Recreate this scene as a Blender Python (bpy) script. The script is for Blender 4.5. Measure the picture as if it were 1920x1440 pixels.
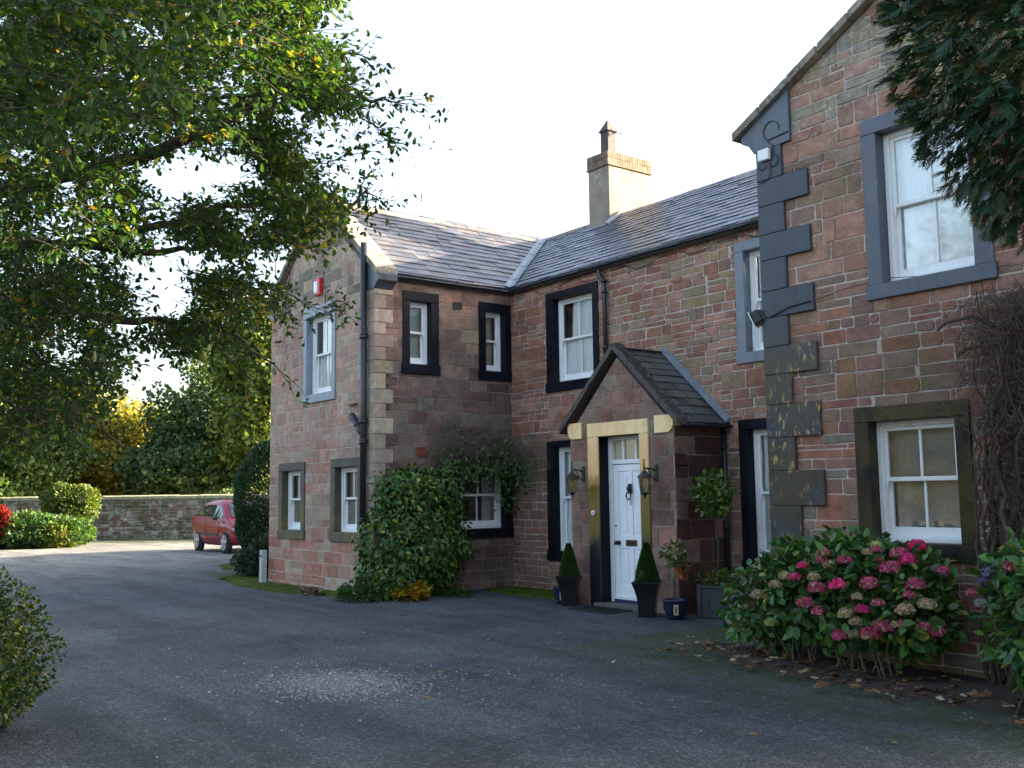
import bpy, math, random
import numpy as np
from mathutils import Vector, Matrix
R=math.radians; C=bpy.context.scene.collection
for o in list(bpy.data.objects): bpy.data.objects.remove(o)
# ------------------------------------------------------------------ camera, sky, sun, exposure
cr=Vector((0.60280128,0.79778894,-0.01278349)); cu=Vector((0.09498629,-0.0558446,0.99391095)); cf=Vector((-0.79221728,0.60034505,0.10944221))
cam=bpy.data.objects.new('camera',bpy.data.cameras.new('camera')); C.objects.link(cam)
cam.matrix_world=Matrix(((cr.x,cu.x,-cf.x,0),(cr.y,cu.y,-cf.y,0),(cr.z,cu.z,-cf.z,1.6),(0,0,0,1)))
cam.data.sensor_width=36; cam.data.lens=36*1891.8/1920; cam.data.clip_end=600; cam.data.clip_start=0.05
bpy.context.scene.camera=cam
SUN=Vector((1.14,3.0,0.97)).normalized()
w=bpy.data.worlds.new('World'); bpy.context.scene.world=w; w.use_nodes=True
wt=w.node_tree; bg=wt.nodes['Background']; sk=wt.nodes.new('ShaderNodeTexSky')
sk.sky_type='NISHITA'; sk.sun_disc=False; sk.sun_elevation=math.asin(SUN.z); sk.sun_rotation=math.atan2(SUN.x,SUN.y)
sk.air_density=1.0; sk.dust_density=4.5; sk.ozone_density=1.0
hs_=wt.nodes.new('ShaderNodeHueSaturation'); hs_.inputs['Saturation'].default_value=.86; wt.links.new(sk.outputs[0],hs_.inputs['Color']); wt.links.new(hs_.outputs[0],bg.inputs[0]); bg.inputs[1].default_value=0.115
sl=bpy.data.lights.new('sun','SUN'); sl.energy=5.0; sl.angle=R(0.5); sl.color=(1,0.83,0.62)
so=bpy.data.objects.new('sun',sl); C.objects.link(so); so.rotation_euler=SUN.to_track_quat('Z','Y').to_euler()
vs=bpy.context.scene.view_settings; vs.view_transform='Standard'; vs.look='None'; vs.gamma=1; vs.exposure=2.82
# ------------------------------------------------------------------ helpers
FPX=1891.8; CAM=Vector((0,0,1.6))
def at(x,y,t):
    d=(cf*FPX+cr*(x-960)-cu*(y-720)).normalized(); return CAM+d*t
def gnd(x,t):
    """ground point t metres away along image column x"""
    d=at(x,940,1)-CAM; d.z=0; d.normalize(); return Vector((d.x*t,d.y*t,0))
def tag(o,label=None,cat=None,group=None,kind=None):
    if label:o['label']=label
    if cat:o['category']=cat
    if group:o['group']=group
    if kind:o['kind']=kind
    return o
def empty(name,loc=(0,0,0),rz=0):
    o=bpy.data.objects.new(name,None); o.location=loc; o.rotation_euler=(0,0,rz); o.empty_display_size=.2; C.objects.link(o); return o
def copy_tree(o,parent=None):
    c=o.copy(); C.objects.link(c); c.parent=parent
    for ch in [k for k in bpy.data.objects if k.parent==o]: copy_tree(ch,c)
    return c
class MB:
    def __init__(s): s.v=[];s.f=[];s.m=[];s.c=[];s.sm=[]; s.mat=0; s.col=(1,1,1); s.smooth=False
    def face(s,idx):
        s.f.append(idx); s.m.append(s.mat); s.c.append(s.col); s.sm.append(s.smooth)
    def poly(s,pts):
        b=len(s.v); s.v+= [tuple(p) for p in pts]; s.face(list(range(b,b+len(pts))))
    def box(s,x0,x1,y0,y1,z0,z1,tf=None):
        b=len(s.v); P=[(x0,y0,z0),(x1,y0,z0),(x1,y1,z0),(x0,y1,z0),(x0,y0,z1),(x1,y0,z1),(x1,y1,z1),(x0,y1,z1)]
        if tf: P=[tf(*p) for p in P]
        s.v+=[tuple(p) for p in P]
        for q in ((0,3,2,1),(4,5,6,7),(0,1,5,4),(1,2,6,5),(2,3,7,6),(3,0,4,7)): s.face([b+i for i in q])
    def bbox(s,x0,x1,y0,y1,z0,z1,e=.008,tf=None):
        """chamfered box"""
        b=len(s.v); P=[]
        for sx,X in((1,x0),(-1,x1)):
            for sy,Y in((1,y0),(-1,y1)):
                for sz,Z in((1,z0),(-1,z1)):
                    P+=[(X,Y+sy*e,Z+sz*e),(X+sx*e,Y,Z+sz*e),(X+sx*e,Y+sy*e,Z)]
        if tf: P=[tf(*p) for p in P]
        s.v+=[tuple(p) for p in P]
        def k(i,j,l,a): return b+(i*4+j*2+l)*3+a
        for i in(0,1): s.face([k(i,0,0,0),k(i,1,0,0),k(i,1,1,0),k(i,0,1,0)])
        for j in(0,1): s.face([k(0,j,0,1),k(1,j,0,1),k(1,j,1,1),k(0,j,1,1)])
        for l in(0,1): s.face([k(0,0,l,2),k(1,0,l,2),k(1,1,l,2),k(0,1,l,2)])
        for i in(0,1):
            for j in(0,1): s.face([k(i,j,0,0),k(i,j,1,0),k(i,j,1,1),k(i,j,0,1)])
            for l in(0,1): s.face([k(i,0,l,0),k(i,1,l,0),k(i,1,l,2),k(i,0,l,2)])
        for j in(0,1):
            for l in(0,1): s.face([k(0,j,l,1),k(1,j,l,1),k(1,j,l,2),k(0,j,l,2)])
        for i in(0,1):
            for j in(0,1):
                for l in(0,1): s.face([k(i,j,l,0),k(i,j,l,1),k(i,j,l,2)])
    def loft(s,rings,cap=True,closed=True):
        b=len(s.v); n=len(rings[0])
        for r in rings: s.v+=[tuple(p) for p in r]
        for i in range(len(rings)-1):
            for j in range(n if closed else n-1):
                k=(j+1)%n; s.face([b+i*n+j,b+i*n+k,b+(i+1)*n+k,b+(i+1)*n+j])
        if cap and closed:
            s.face([b+j for j in range(n)][::-1]); s.face([b+(len(rings)-1)*n+j for j in range(n)])
    def tube(s,pts,r0,r1=None,n=6,cap=True):
        pts=[Vector(p) for p in pts]
        if r1 is None:r1=r0
        L=len(pts); rings=[]; ref=None
        for i,p in enumerate(pts):
            d=(pts[min(i+1,L-1)]-pts[max(i-1,0)]).normalized()
            if ref is None: ref=Vector((0,0,1)) if abs(d.z)<.9 else Vector((1,0,0))
            u=(ref-d*ref.dot(d)).normalized(); ref=u; v=d.cross(u)
            r=r0[i] if isinstance(r0,(list,tuple)) else r0+(r1-r0)*i/max(1,L-1)
            rings.append([p+u*(r*math.cos(2*math.pi*k/n))+v*(r*math.sin(2*math.pi*k/n)) for k in range(n)])
        s.loft(rings,cap)
    def lathe(s,prof,c=(0,0,0),n=20,rot=0,cap=True):
        s.loft([[(c[0]+r*math.cos(2*math.pi*k/n+rot),c[1]+r*math.sin(2*math.pi*k/n+rot),c[2]+z) for k in range(n)] for r,z in prof],cap)
    def prism(s,pts,fn0,fn1):
        """2-D outline extruded between two maps"""
        s.loft([[fn0(*p) for p in pts],[fn1(*p) for p in pts]])
    def ball(s,c,r,nu=10,nv=7,sz=1):
        s.lathe([(max(1e-3,r*math.sin(math.pi*i/nv)),-r*sz*math.cos(math.pi*i/nv)) for i in range(nv+1)],c,nu)
    def build(s,name,mats,parent=None):
        me=bpy.data.meshes.new(name); me.from_pydata(s.v,[],s.f)
        if not isinstance(mats,(list,tuple)): mats=[mats]
        for m in mats: me.materials.append(m)
        me.polygons.foreach_set('material_index',s.m); me.polygons.foreach_set('use_smooth',s.sm)
        a=me.color_attributes.new('col','FLOAT_COLOR','CORNER')
        ln=[len(f) for f in s.f]; cc=np.repeat(np.array([(*c[:3],1) for c in s.c],dtype=np.float32),ln,axis=0)
        a.data.foreach_set('color',cc.ravel()); me.update()
        o=bpy.data.objects.new(name,me); C.objects.link(o)
        if parent: o.parent=parent
        return o
def rel(o,parent):
    """keep world placement while parenting to a thing with its own base location"""
    bpy.context.view_layer.update(); o.parent=parent; o.matrix_parent_inverse=parent.matrix_world.inverted(); return o
def leaves(name,P,D,N,S,Cc,tmpl,faces,mat,parent=None,kind=None):
    """vectorised cloud of small leaf faces: P pos, D axis, N normal, S size, Cc colour"""
    P=np.asarray(P,float);D=np.asarray(D,float);N=np.asarray(N,float);S=np.asarray(S,float);Cc=np.asarray(Cc,float)
    D/=np.linalg.norm(D,axis=1,keepdims=True)+1e-9
    B=np.cross(N,D); B/=np.linalg.norm(B,axis=1,keepdims=True)+1e-9; W=np.cross(D,B)
    T=np.array(tmpl,float); n=len(P); k=len(T)
    V=P[:,None,:]+S[:,None,None]*(T[None,:,0,None]*D[:,None,:]+T[None,:,1,None]*B[:,None,:]+T[None,:,2,None]*W[:,None,:])
    nf=len(faces); fl=[len(f) for f in faces]; flat=np.concatenate([np.array(f) for f in faces]); L=len(flat)
    me=bpy.data.meshes.new(name); me.vertices.add(n*k); me.vertices.foreach_set('co',V.reshape(-1))
    me.loops.add(n*L); me.loops.foreach_set('vertex_index',(np.arange(n)[:,None]*k+flat[None,:]).ravel().astype(np.int32))
    st=np.concatenate([[0],np.cumsum(fl)[:-1]]); me.polygons.add(n*nf)
    me.polygons.foreach_set('loop_start',(np.arange(n)[:,None]*L+st[None,:]).ravel().astype(np.int32))
    me.polygons.foreach_set('loop_total',np.tile(fl,n).astype(np.int32))
    me.update(calc_edges=True); me.validate(); me.materials.append(mat)
    a=me.color_attributes.new('col','FLOAT_COLOR','CORNER')
    cc=np.concatenate([np.repeat(Cc,L,axis=0),np.ones((n*L,1))],axis=1).astype(np.float32); a.data.foreach_set('color',cc.ravel())
    o=bpy.data.objects.new(name,me); C.objects.link(o)
    if parent:o.parent=parent
    return o
LEAF=[(0,0,0),(.4,.2,.05),(.8,.22,.04),(1,0,-.05),(.8,-.22,.04),(.4,-.2,.05)]; LEAFF=[(0,1,2,3),(0,3,4,5)]
OVAL=[(0,0,0),(.25,.27,.06),(.65,.27,.03),(1,0,-.12),(.65,-.27,.03),(.25,-.27,.06)]
CLUMP=[(0,-.4,0),(.5,-.5,.1),(1,0,0),(.5,.5,.1),(0,.35,0)]; CLUMPF=[(0,1,2),(0,2,3,4)]
# ------------------------------------------------------------------ materials
class NT:
    def __init__(s,name):
        s.m=bpy.data.materials.new(name); s.m.use_nodes=True; s.t=s.m.node_tree; s.t.nodes.clear(); s.out=s.t.nodes.new('ShaderNodeOutputMaterial'); s._c=None
    def n(s,typ,**k):
        nd=s.t.nodes.new('ShaderNode'+typ)
        for a,b in k.items():
            if a.startswith('_'): setattr(nd,a[1:],b)
        for a,b in k.items():
            if a.startswith('_'): continue
            key=int(a[1:]) if a[0]=='i' and a[1:].isdigit() else a.replace('__',' ')
            s.put(nd.inputs[key],b)
        return nd
    def put(s,inp,b):
        if isinstance(b,bpy.types.NodeSocket): s.t.links.new(b,inp)
        elif isinstance(b,bpy.types.Node): s.t.links.new(b.outputs[0],inp)
        else:
            if isinstance(b,(tuple,list)) and len(b)==3 and inp.type=='RGBA': b=(*b,1)
            inp.default_value=b
    def co(s):
        if s._c is None: s._c=s.n('TexCoord').outputs['Object']
        return s._c
    def noise(s,scale,detail=4,rough=.55,vec=None,dist=0): return s.n('TexNoise',Vector=vec or s.co(),Scale=scale,Detail=detail,Roughness=rough,Distortion=dist)
    def vor(s,scale,vec=None,feature='F1',rnd=1): return s.n('TexVoronoi',Vector=vec or s.co(),Scale=scale,_feature=feature)
    def ramp(s,fac,stops):
        r=s.n('ValToRGB',Fac=fac); e=r.color_ramp.elements
        while len(e)<len(stops): e.new(.5)
        for i,(p,c) in enumerate(stops): e[i].position=p; e[i].color=(*c,1) if isinstance(c,tuple) else (c,c,c,1)
        return r.outputs[0]
    def mr(s,v,a,b,c=0,d=1): return s.n('MapRange',i0=v,i1=a,i2=b,i3=c,i4=d).outputs[0]
    def mix(s,f,a,b,mode='MIX'):
        nd=s.n('Mix',_data_type='RGBA',_blend_type=mode); s.put(nd.inputs[0],f); s.put(nd.inputs[6],a); s.put(nd.inputs[7],b); return nd.outputs[2]
    def math(s,op,a,b=0.): return s.n('Math',_operation=op,i0=a,i1=b).outputs[0]
    def attr(s): return s.n('Attribute',_attribute_name='col').outputs['Color']
    def bump(s,h,st=.3,d=.01,normal=None):
        nd=s.n('Bump',Height=h,Strength=st,Distance=d)
        if normal: s.put(nd.inputs['Normal'],normal)
        return nd.outputs[0]
    def xyz(s): return s.n('SeparateXYZ',i0=s.co()).outputs
    def pbr(s,col,rough=.7,normal=None,metal=0.,spec=.5,coat=0,**k):
        p=s.n('BsdfPrincipled'); s.put(p.inputs['Base Color'],col); s.put(p.inputs['Roughness'],rough); p.inputs['Metallic'].default_value=metal
        s.put(p.inputs['Specular IOR Level'],spec); p.inputs['Coat Weight'].default_value=coat
        if normal: s.put(p.inputs['Normal'],normal)
        s.t.links.new(p.outputs[0],s.out.inputs[0]); s.p=p; return s.m
def simple(name,col,rough=.6,metal=0,bump=0,bs=40,spec=.5,var=.15,coat=0):
    t=NT(name); n=t.noise(bs,4); c=t.mix(t.mr(n.outputs[0],.3,.7),tuple(x*(1-var) for x in col),tuple(min(1,x*(1+var)) for x in col))
    n2=t.noise(3,5); c=t.mix(t.mr(n2.outputs[0],.35,.75,0,var),c,tuple(x*.5 for x in col))
    return t.pbr(c,rough,t.bump(n.outputs[0],bump,.004) if bump else None,metal,spec,coat)
def stone_mat(name,lich=0.,soot=0.,bs=1.,rain=0.):
    t=NT(name); a=t.attr(); n1=t.noise(9,6,.65); n2=t.noise(60,5,.7); n3=t.noise(1.3,4)
    c=t.mix(t.mr(n1.outputs[0],.3,.7),t.mix(1,a,(.8,.77,.75),'MULTIPLY'),t.mix(1,a,(1.42,1.36,1.28),'MULTIPLY'))
    c=t.mix(t.mr(n2.outputs[0],.35,.65,0,.45),c,t.mix(1,c,(.55,.52,.5),'MULTIPLY'))
    x,y,z=t.xyz()
    if soot:
        m=t.math('MULTIPLY',t.mr(n3.outputs[0],.4,.62),soot); c=t.mix(m,c,t.mix(1,c,(.38,.42,.45),'MULTIPLY'))
    if lich:   # pale crust lichen on the exposed gable and green algae lower down
        v=t.noise(14,7,.75); mm=t.math('MULTIPLY',t.mr(v.outputs[0],.53,.6),t.mr(t.noise(.9,3).outputs[0],.42,.58))
        mm=t.math('MULTIPLY',mm,t.mr(z,4.6,5.5)); c=t.mix(t.math('MULTIPLY',mm,lich),c,(.42,.42,.36))
        g=t.math('MULTIPLY',t.mr(t.noise(1.7,4).outputs[0],.55,.66),.42); c=t.mix(g,c,(.17,.16,.055))
    cs_=t.n('Mapping',Vector=t.co()); cs_.inputs['Scale'].default_value=(1,1,4); n4=t.noise(22,7,.75,cs_.outputs[0])
    c=t.mix(t.mr(n4.outputs[0],.56,.68,0,.45),c,t.mix(1,c,(.5,.46,.45),'MULTIPLY')); sm=t.noise(11,7,.8)
    c=t.mix(t.mr(sm.outputs[0],.62,.72,0,.55),c,(.46,.39,.33))
    h=t.math('ADD',t.math('ADD',n1.outputs[0],t.math('MULTIPLY',n2.outputs[0],.6)),t.math('MULTIPLY',n4.outputs[0],1.1))
    return t.pbr(c,.88,t.bump(h,.7*bs,.02),spec=.2)
M={}
M['stone']=stone_mat('red sandstone',0,.35); M['stone_gable']=stone_mat('gable sandstone',.9,.3); M['ashlar']=stone_mat('pale ashlar',0,.35,.5)
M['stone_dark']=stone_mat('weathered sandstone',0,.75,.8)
def mortar(name,col):
    t=NT(name); n=t.noise(30,5); n2=t.noise(2,4)
    c=t.mix(t.mr(n.outputs[0],.3,.7),tuple(x*.75 for x in col),tuple(x*1.15 for x in col)); c=t.mix(t.mr(n2.outputs[0],.5,.7,0,.7),c,tuple(x*.42 for x in col))
    return t.pbr(c,.95,t.bump(n.outputs[0],.5,.01),spec=.1)
M['mortar']=mortar('lime mortar',(.50,.43,.37)); M['mortar_dark']=mortar('old mortar',(.30,.26,.23)); M['mortar_pale']=mortar('pale mortar',(.56,.47,.40))
def paint(name,col,rough=.25,wear_refl=None,wz=(1,3),band_amt=.8,streak=False,refl_streak_col=None,spec=.5):
    t=NT(name); n=t.noise(25,4); n2=t.noise(4,5); x,y,z=t.xyz()
    c=t.mix(t.mr(n2.outputs[0],.4,.7,0,.6),col,tuple(min(1,q*1.5+.004) for q in col))
    sx=t.n('Mapping',Vector=t.co()); sx.inputs['Scale'].default_value=(9,9,.9); st_=t.noise(1,5,.7,sx.outputs[0]); c=t.mix(t.mr(st_.outputs[0],.5,.72,0,.45),c,tuple(min(1,q*.35) for q in col))
    c=t.mix(t.mr(t.noise(5,6,.8).outputs[0],.6,.68,0,.35),c,tuple(min(1,q*1.9+.005) for q in col))
    r=t.mr(n2.outputs[0],.3,.7,rough*.8,rough*1.5)
    if wear_refl:  # tint over a height band: surround wear and painted gold reflections
        cx=t.n('CombineXYZ',i0=t.math('MULTIPLY',x,26),i1=t.math('MULTIPLY',y,26),i2=t.math('MULTIPLY',z,8 if streak else 3)).outputs[0]
        v=t.noise(1,5,.7,cx); band=t.math('MULTIPLY',t.mr(z,wz[0]-.3,wz[0]+.15),t.mr(z,wz[1]+.3,wz[1]-.15))
        b2=t.math('MULTIPLY',band,t.mr(t.noise(2.6,5).outputs[0],.40,.6)); c=t.mix(t.math('MULTIPLY',t.math('MULTIPLY',band,t.mr(t.noise(2.6,5).outputs[0],.32,.5)) if streak else b2,band_amt),c,wear_refl)
        if streak:
            s_=t.math('MULTIPLY',t.mr(v.outputs[0],.56,.66),t.math('MULTIPLY',band,t.mr(t.noise(1.1,2).outputs[0],.38,.5))); c=t.mix(s_,c,refl_streak_col)  # gold reflection streaks painted on the quoins
    sp=t.vor(45); pm=t.math('MULTIPLY',t.mr(sp.outputs[0],.09,.05),t.mr(n2.outputs[0],.5,.6)); c=t.mix(pm,c,(.3,.3,.28))
    return t.pbr(c,r,t.bump(t.math('ADD',t.math('MULTIPLY',n.outputs[0],.3),n2.outputs[0]),.25,.01),spec=spec)
M['black_paint']=paint('black gloss masonry paint',(.006,.007,.012),.35,spec=.12)
M['quoin_paint']=paint('weathered black quoin with gold reflections',(.04,.05,.064),.3,(.085,.058,.014),(1.2,3.0),.55,True,(.62,.42,.13),spec=.28)  # gold band and streaks: reflected trees put into the colour
M['slate_paint']=paint('faded blue black paint',(.062,.075,.095),.35)
M['pale_paint']=paint('pale faded surround paint',(.22,.26,.30),.4)
M['gold_refl_surround']=paint('black surround with gold reflection',(.013,.013,.014),.35,(.10,.072,.012),(1.1,3.0),.5,spec=.2)  # gold-brown band is a reflection painted over the black
M['old_surround']=paint('old bare surround',(.07,.06,.045),.6,(.15,.115,.03),(.6,1.5),.9)
M['ochre']=paint('ochre with reflected light',(.88,.56,.27),.4)  # warm light on porch lintel and kneelers put into the colour
M['refl_jamb']=paint('black jamb with gold reflection',(.014,.014,.018),.25,(.60,.38,.13),(1.82,2.7),1.0)  # gold reflection painted into the upper part of the jamb
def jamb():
    t=NT('reflection graded jamb'); x,y,z=t.xyz(); n=t.noise(7,5); zz=t.math('ADD',z,t.math('MULTIPLY',t.math('SUBTRACT',n.outputs[0],.5),.5))
    c=t.ramp(t.mr(zz,0,2.5),[(.0,(.012,.012,.018)),(.34,(.014,.014,.018)),(.42,(.13,.095,.018)),(.68,(.17,.12,.022)),(.76,(.75,.45,.18)),(1,(.88,.56,.27))])  # reflected glow painted up the jamb: black, then gold, then orange
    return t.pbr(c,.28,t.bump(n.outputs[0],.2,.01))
M['refl_jamb']=jamb()
M['white']=simple('white gloss joinery paint',(.80,.81,.80),.35,bump=.15,bs=30,var=.05)
M['cream']=simple('yellowed white paint',(.74,.66,.45),.4,bump=.1,var=.08)
M['door']=simple('white door paint',(.82,.84,.86),.25,bump=.05,bs=8,var=.03)
M['iron']=simple('black cast iron',(.012,.013,.015),.35,bump=.3,var=.3)
M['gutter']=simple('black gutter',(.018,.02,.024),.3,bump=.1,var=.3)
M['lead']=simple('lead flashing',(.22,.25,.28),.45,metal=.3,bump=.3,bs=20,var=.25)
M['plastic_white']=simple('white plastic',(.8,.8,.8),.35,var=.04)
M['alarm_red']=simple('red alarm box plastic',(.62,.015,.02),.35,var=.08)
M['brass']=simple('worn brass',(.14,.07,.045),.35,metal=.6,var=.3)
M['step']=simple('worn stone step',(.10,.09,.08),.85,bump=.5,var=.3)
M['blue_sill']=simple('blue threshold paint',(.02,.03,.10),.4)
M['mat']=simple('rubber door mat',(.02,.022,.022),.9,bump=.8,bs=120)
M['cable']=simple('black cable',(.02,.02,.02),.5)
M['bark']=simple('bark',(.05,.04,.03),.9,bump=.9,bs=25,var=.4)
M['vinebark']=simple('vine bark',(.075,.052,.038),.9,bump=.8,bs=40,var=.4)
M['twig']=simple('dry twig',(.13,.095,.07),.9,var=.3)
M['pinkstem']=simple('pink stem',(.36,.13,.13),.6)
M['soil']=simple('soil',(.035,.025,.018),.95,bump=1,bs=40,var=.4)
M['dark_room']=simple('interior plaster',(.16,.14,.12),.9)
M['vent_iron']=simple('vent grating',(.02,.02,.022),.6); M['terracotta']=simple('terracotta vent',(.24,.06,.035),.8,bump=.4)
M['pot_black']=simple('black glazed pot',(.012,.012,.014),.22,var=.2)
M['pot_blue']=simple('dark blue glaze',(.012,.018,.05),.15,var=.3); M['pot_lead']=simple('lead planter',(.045,.052,.06),.5,metal=.2,bump=.3)
M['pot_cream']=simple('cream glaze motif',(.45,.38,.24),.3)
def foliage(name,trans=.3,rough=.5,mul=1.,spec=.35):
    t=NT(name); a=t.attr(); n=t.noise(6,3); c=t.mix(t.mr(n.outputs[0],.3,.7),t.mix(1,a,(.75*mul,.75*mul,.75*mul),'MULTIPLY'),t.mix(1,a,(1.2*mul,1.2*mul,1.1*mul),'MULTIPLY'))
    p=t.n('BsdfPrincipled'); t.put(p.inputs['Base Color'],c); p.inputs['Roughness'].default_value=rough; p.inputs['Specular IOR Level'].default_value=spec
    tr=t.n('BsdfTranslucent'); t.put(tr.inputs[0],t.mix(1,c,(1.5,1.6,.6),'MULTIPLY'))
    mx=t.n('MixShader',i0=trans); t.t.links.new(p.outputs[0],mx.inputs[1]); t.t.links.new(tr.outputs[0],mx.inputs[2]); t.t.links.new(mx.outputs[0],t.out.inputs[0]); return t.m
M['leaf']=foliage('tree leaf',.35,.42); M['leaf_gloss']=foliage('glossy leaf',.15,.3); M['needle']=foliage('conifer needle',.12,.6); M['petal']=foliage('petal',.3,.6,1.,.2); M['dead']=foliage('dead leaf',.1,.8)
def glass():
    t=NT('window glass'); tr=t.n('BsdfTransparent',Color=(.97,.985,.98)); n=t.noise(2.2,2)
    gl=t.n('BsdfGlossy',Color=(1,1,1),Roughness=.05); t.put(gl.inputs['Normal'],t.bump(n.outputs[0],.05,.01))
    fr=t.n('Fresnel',IOR=1.55); f=t.math('MULTIPLY',fr.outputs[0],1.9); mx=t.n('MixShader',i0=f)
    t.t.links.new(tr.outputs[0],mx.inputs[1]); t.t.links.new(gl.outputs[0],mx.inputs[2]); t.t.links.new(mx.outputs[0],t.out.inputs[0]); return t.m
M['glass']=glass()
def curtain():
    t=NT('net curtain'); n=t.noise(90,3); c=t.mix(t.mr(n.outputs[0],.3,.7),(.86,.88,.9),(.93,.94,.95))
    p=t.n('BsdfPrincipled'); t.put(p.inputs['Base Color'],c); p.inputs['Roughness'].default_value=.9
    t.t.links.new(p.outputs[0],t.out.inputs[0]); return t.m
M['curtain']=curtain(); M['curtain_beige']=simple('beige curtain',(.55,.49,.40),.9,var=.1)
M['obscured']=simple('frosted blind',(.42,.39,.37),.6,var=.15)
def slate():
    t=NT('slate'); a=t.attr(); n=t.noise(14,6,.7); n2=t.noise(70,3); c=t.mix(t.mr(n.outputs[0],.3,.7),t.mix(1,a,(.65,.68,.72),'MULTIPLY'),t.mix(1,a,(1.3,1.28,1.25),'MULTIPLY'))
    l=t.math('MULTIPLY',t.mr(t.noise(22,6,.8).outputs[0],.6,.66),t.mr(t.noise(1.1,3).outputs[0],.45,.6)); c=t.mix(t.math('MULTIPLY',l,.6),c,(.30,.30,.24))
    return t.pbr(c,t.mr(n.outputs[0],.3,.7,.25,.5),t.bump(t.math('ADD',n.outputs[0],t.math('MULTIPLY',n2.outputs[0],.3)),.4,.01),spec=.55)
M['slate']=slate()
M['slate_moss']=simple('mossy slate',(.03,.032,.03),.8,bump=1,bs=30,var=.5)
def coping():
    t=NT('lichened coping'); n=t.noise(20,7,.75); n2=t.noise(3,4); c=t.mix(t.mr(n2.outputs[0],.35,.65),(.16,.14,.12),(.30,.25,.19)); c=t.mix(t.mr(n.outputs[0],.53,.62,0,.8),c,(.42,.42,.38)); c=t.mix(t.mr(t.noise(8,5).outputs[0],.56,.66,0,.7),c,(.07,.075,.03))
    return t.pbr(c,.9,t.bump(n.outputs[0],.6,.015),spec=.2)
M['coping']=coping()
def render_chim():
    t=NT('cracked render'); n=t.noise(3,5,.6); v=t.n('TexVoronoi',_feature='DISTANCE_TO_EDGE',Vector=t.n('VectorMath',_operation='ADD',i0=t.co(),i1=t.n('VectorMath',_operation='SCALE',i0=t.noise(2,3).outputs['Color'],Scale=1.3).outputs[0]).outputs[0],Scale=1.5)
    c=t.mix(t.mr(n.outputs[0],.35,.65),(.21,.175,.14),(.30,.25,.195)); c=t.mix(t.math('MULTIPLY',t.mr(v.outputs[0],.03,.008),t.mr(t.noise(1.5,4).outputs[0],.4,.6,0,.7)),c,(.45,.41,.36)); return t.pbr(c,.9,t.bump(n.outputs[0],.5,.02),spec=.2)
M['chimney']=render_chim()
A_=gnd(-260,50.5); B_=gnd(640,42.0); d_=(B_-A_).normalized(); n_=Vector((-d_.y,d_.x,0))
if n_.dot(-A_)<0: n_=-n_
BWN=(n_.x,n_.y,-n_.dot(A_))
def ground():
    t=NT('driveway gravel'); x,y,z=t.xyz(); v=t.vor(58); v2=t.vor(17); big=t.noise(.35,5,.6); mid=t.noise(2.2,4); fine=t.noise(140,2)
    c=t.ramp(t.n('SeparateColor',i0=v.outputs['Color']).outputs[0],[(0,(.060,.065,.073)),(.5,(.088,.096,.106)),(.86,(.13,.137,.145)),(1,(.27,.26,.24))])
    c=t.mix(t.mr(big.outputs[0],.35,.65,0,.5),c,t.mix(1,c,(1.45,1.45,1.42),'MULTIPLY')); c=t.mix(t.mr(mid.outputs[0],.35,.7,0,.55),c,t.mix(1,c,(.62,.63,.66),'MULTIPLY'))
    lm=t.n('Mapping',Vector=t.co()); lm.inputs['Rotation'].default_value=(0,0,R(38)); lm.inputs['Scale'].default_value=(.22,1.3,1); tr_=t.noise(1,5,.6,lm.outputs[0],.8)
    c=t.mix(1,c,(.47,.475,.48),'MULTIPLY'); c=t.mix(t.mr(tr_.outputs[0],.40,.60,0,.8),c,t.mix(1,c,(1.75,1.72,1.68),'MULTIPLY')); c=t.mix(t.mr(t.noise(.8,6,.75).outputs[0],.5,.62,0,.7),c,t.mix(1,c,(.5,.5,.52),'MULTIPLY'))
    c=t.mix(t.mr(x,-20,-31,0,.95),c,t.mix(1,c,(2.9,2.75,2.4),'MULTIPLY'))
    # moss creeping in along walls
    a=t.math('MULTIPLY',t.mr(y,7.0,8.0),t.math('MULTIPLY',t.mr(x,-14.2,-14.8),t.mr(x,-23,-21))); b=t.math('MULTIPLY',t.mr(y,9.6,10.4),t.math('MULTIPLY',t.mr(x,-11.6,-12.2),t.mr(x,-16,-15)))
    d=t.math('MULTIPLY',t.mr(x,-9.6,-8.2),t.mr(t.math('ADD',y,t.math('MULTIPLY',x,.12)),2.6,6.8,.15,.9)); e=t.math('MULTIPLY',t.mr(t.math('ADD',t.math('ADD',t.math('MULTIPLY',x,BWN[0]),t.math('MULTIPLY',y,BWN[1])),BWN[2]),4.6,3.4),.95)
    k=t.math('MAXIMUM',t.math('MAXIMUM',a,b),t.math('MAXIMUM',d,e)); nn=t.math('ADD',t.math('MULTIPLY',t.noise(1.6,6,.7).outputs[0],.7),t.math('MULTIPLY',t.noise(26,4,.8).outputs[0],.3))
    m=t.mr(t.math('ADD',k,nn),1.12,1.5,0,.85); m0=t.math('MULTIPLY',t.mr(t.noise(.9,5,.7).outputs[0],.68,.76),.3); m=t.math('MAXIMUM',m,m0)
    c=t.mix(m,c,t.mix(t.mr(fine.outputs[0],.3,.7),(.020,.032,.008),(.058,.085,.014)))
    # brighter loose stone worn into one patch
    h=t.math('ADD',t.math('SUBTRACT',.6,v.outputs[0]),t.math('MULTIPLY',v2.outputs[0],.4))
    return t.pbr(c,.82,t.bump(h,.8,.02,t.bump(mid.outputs[0],.3,.05)),spec=.3)
M['ground']=ground()
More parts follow.
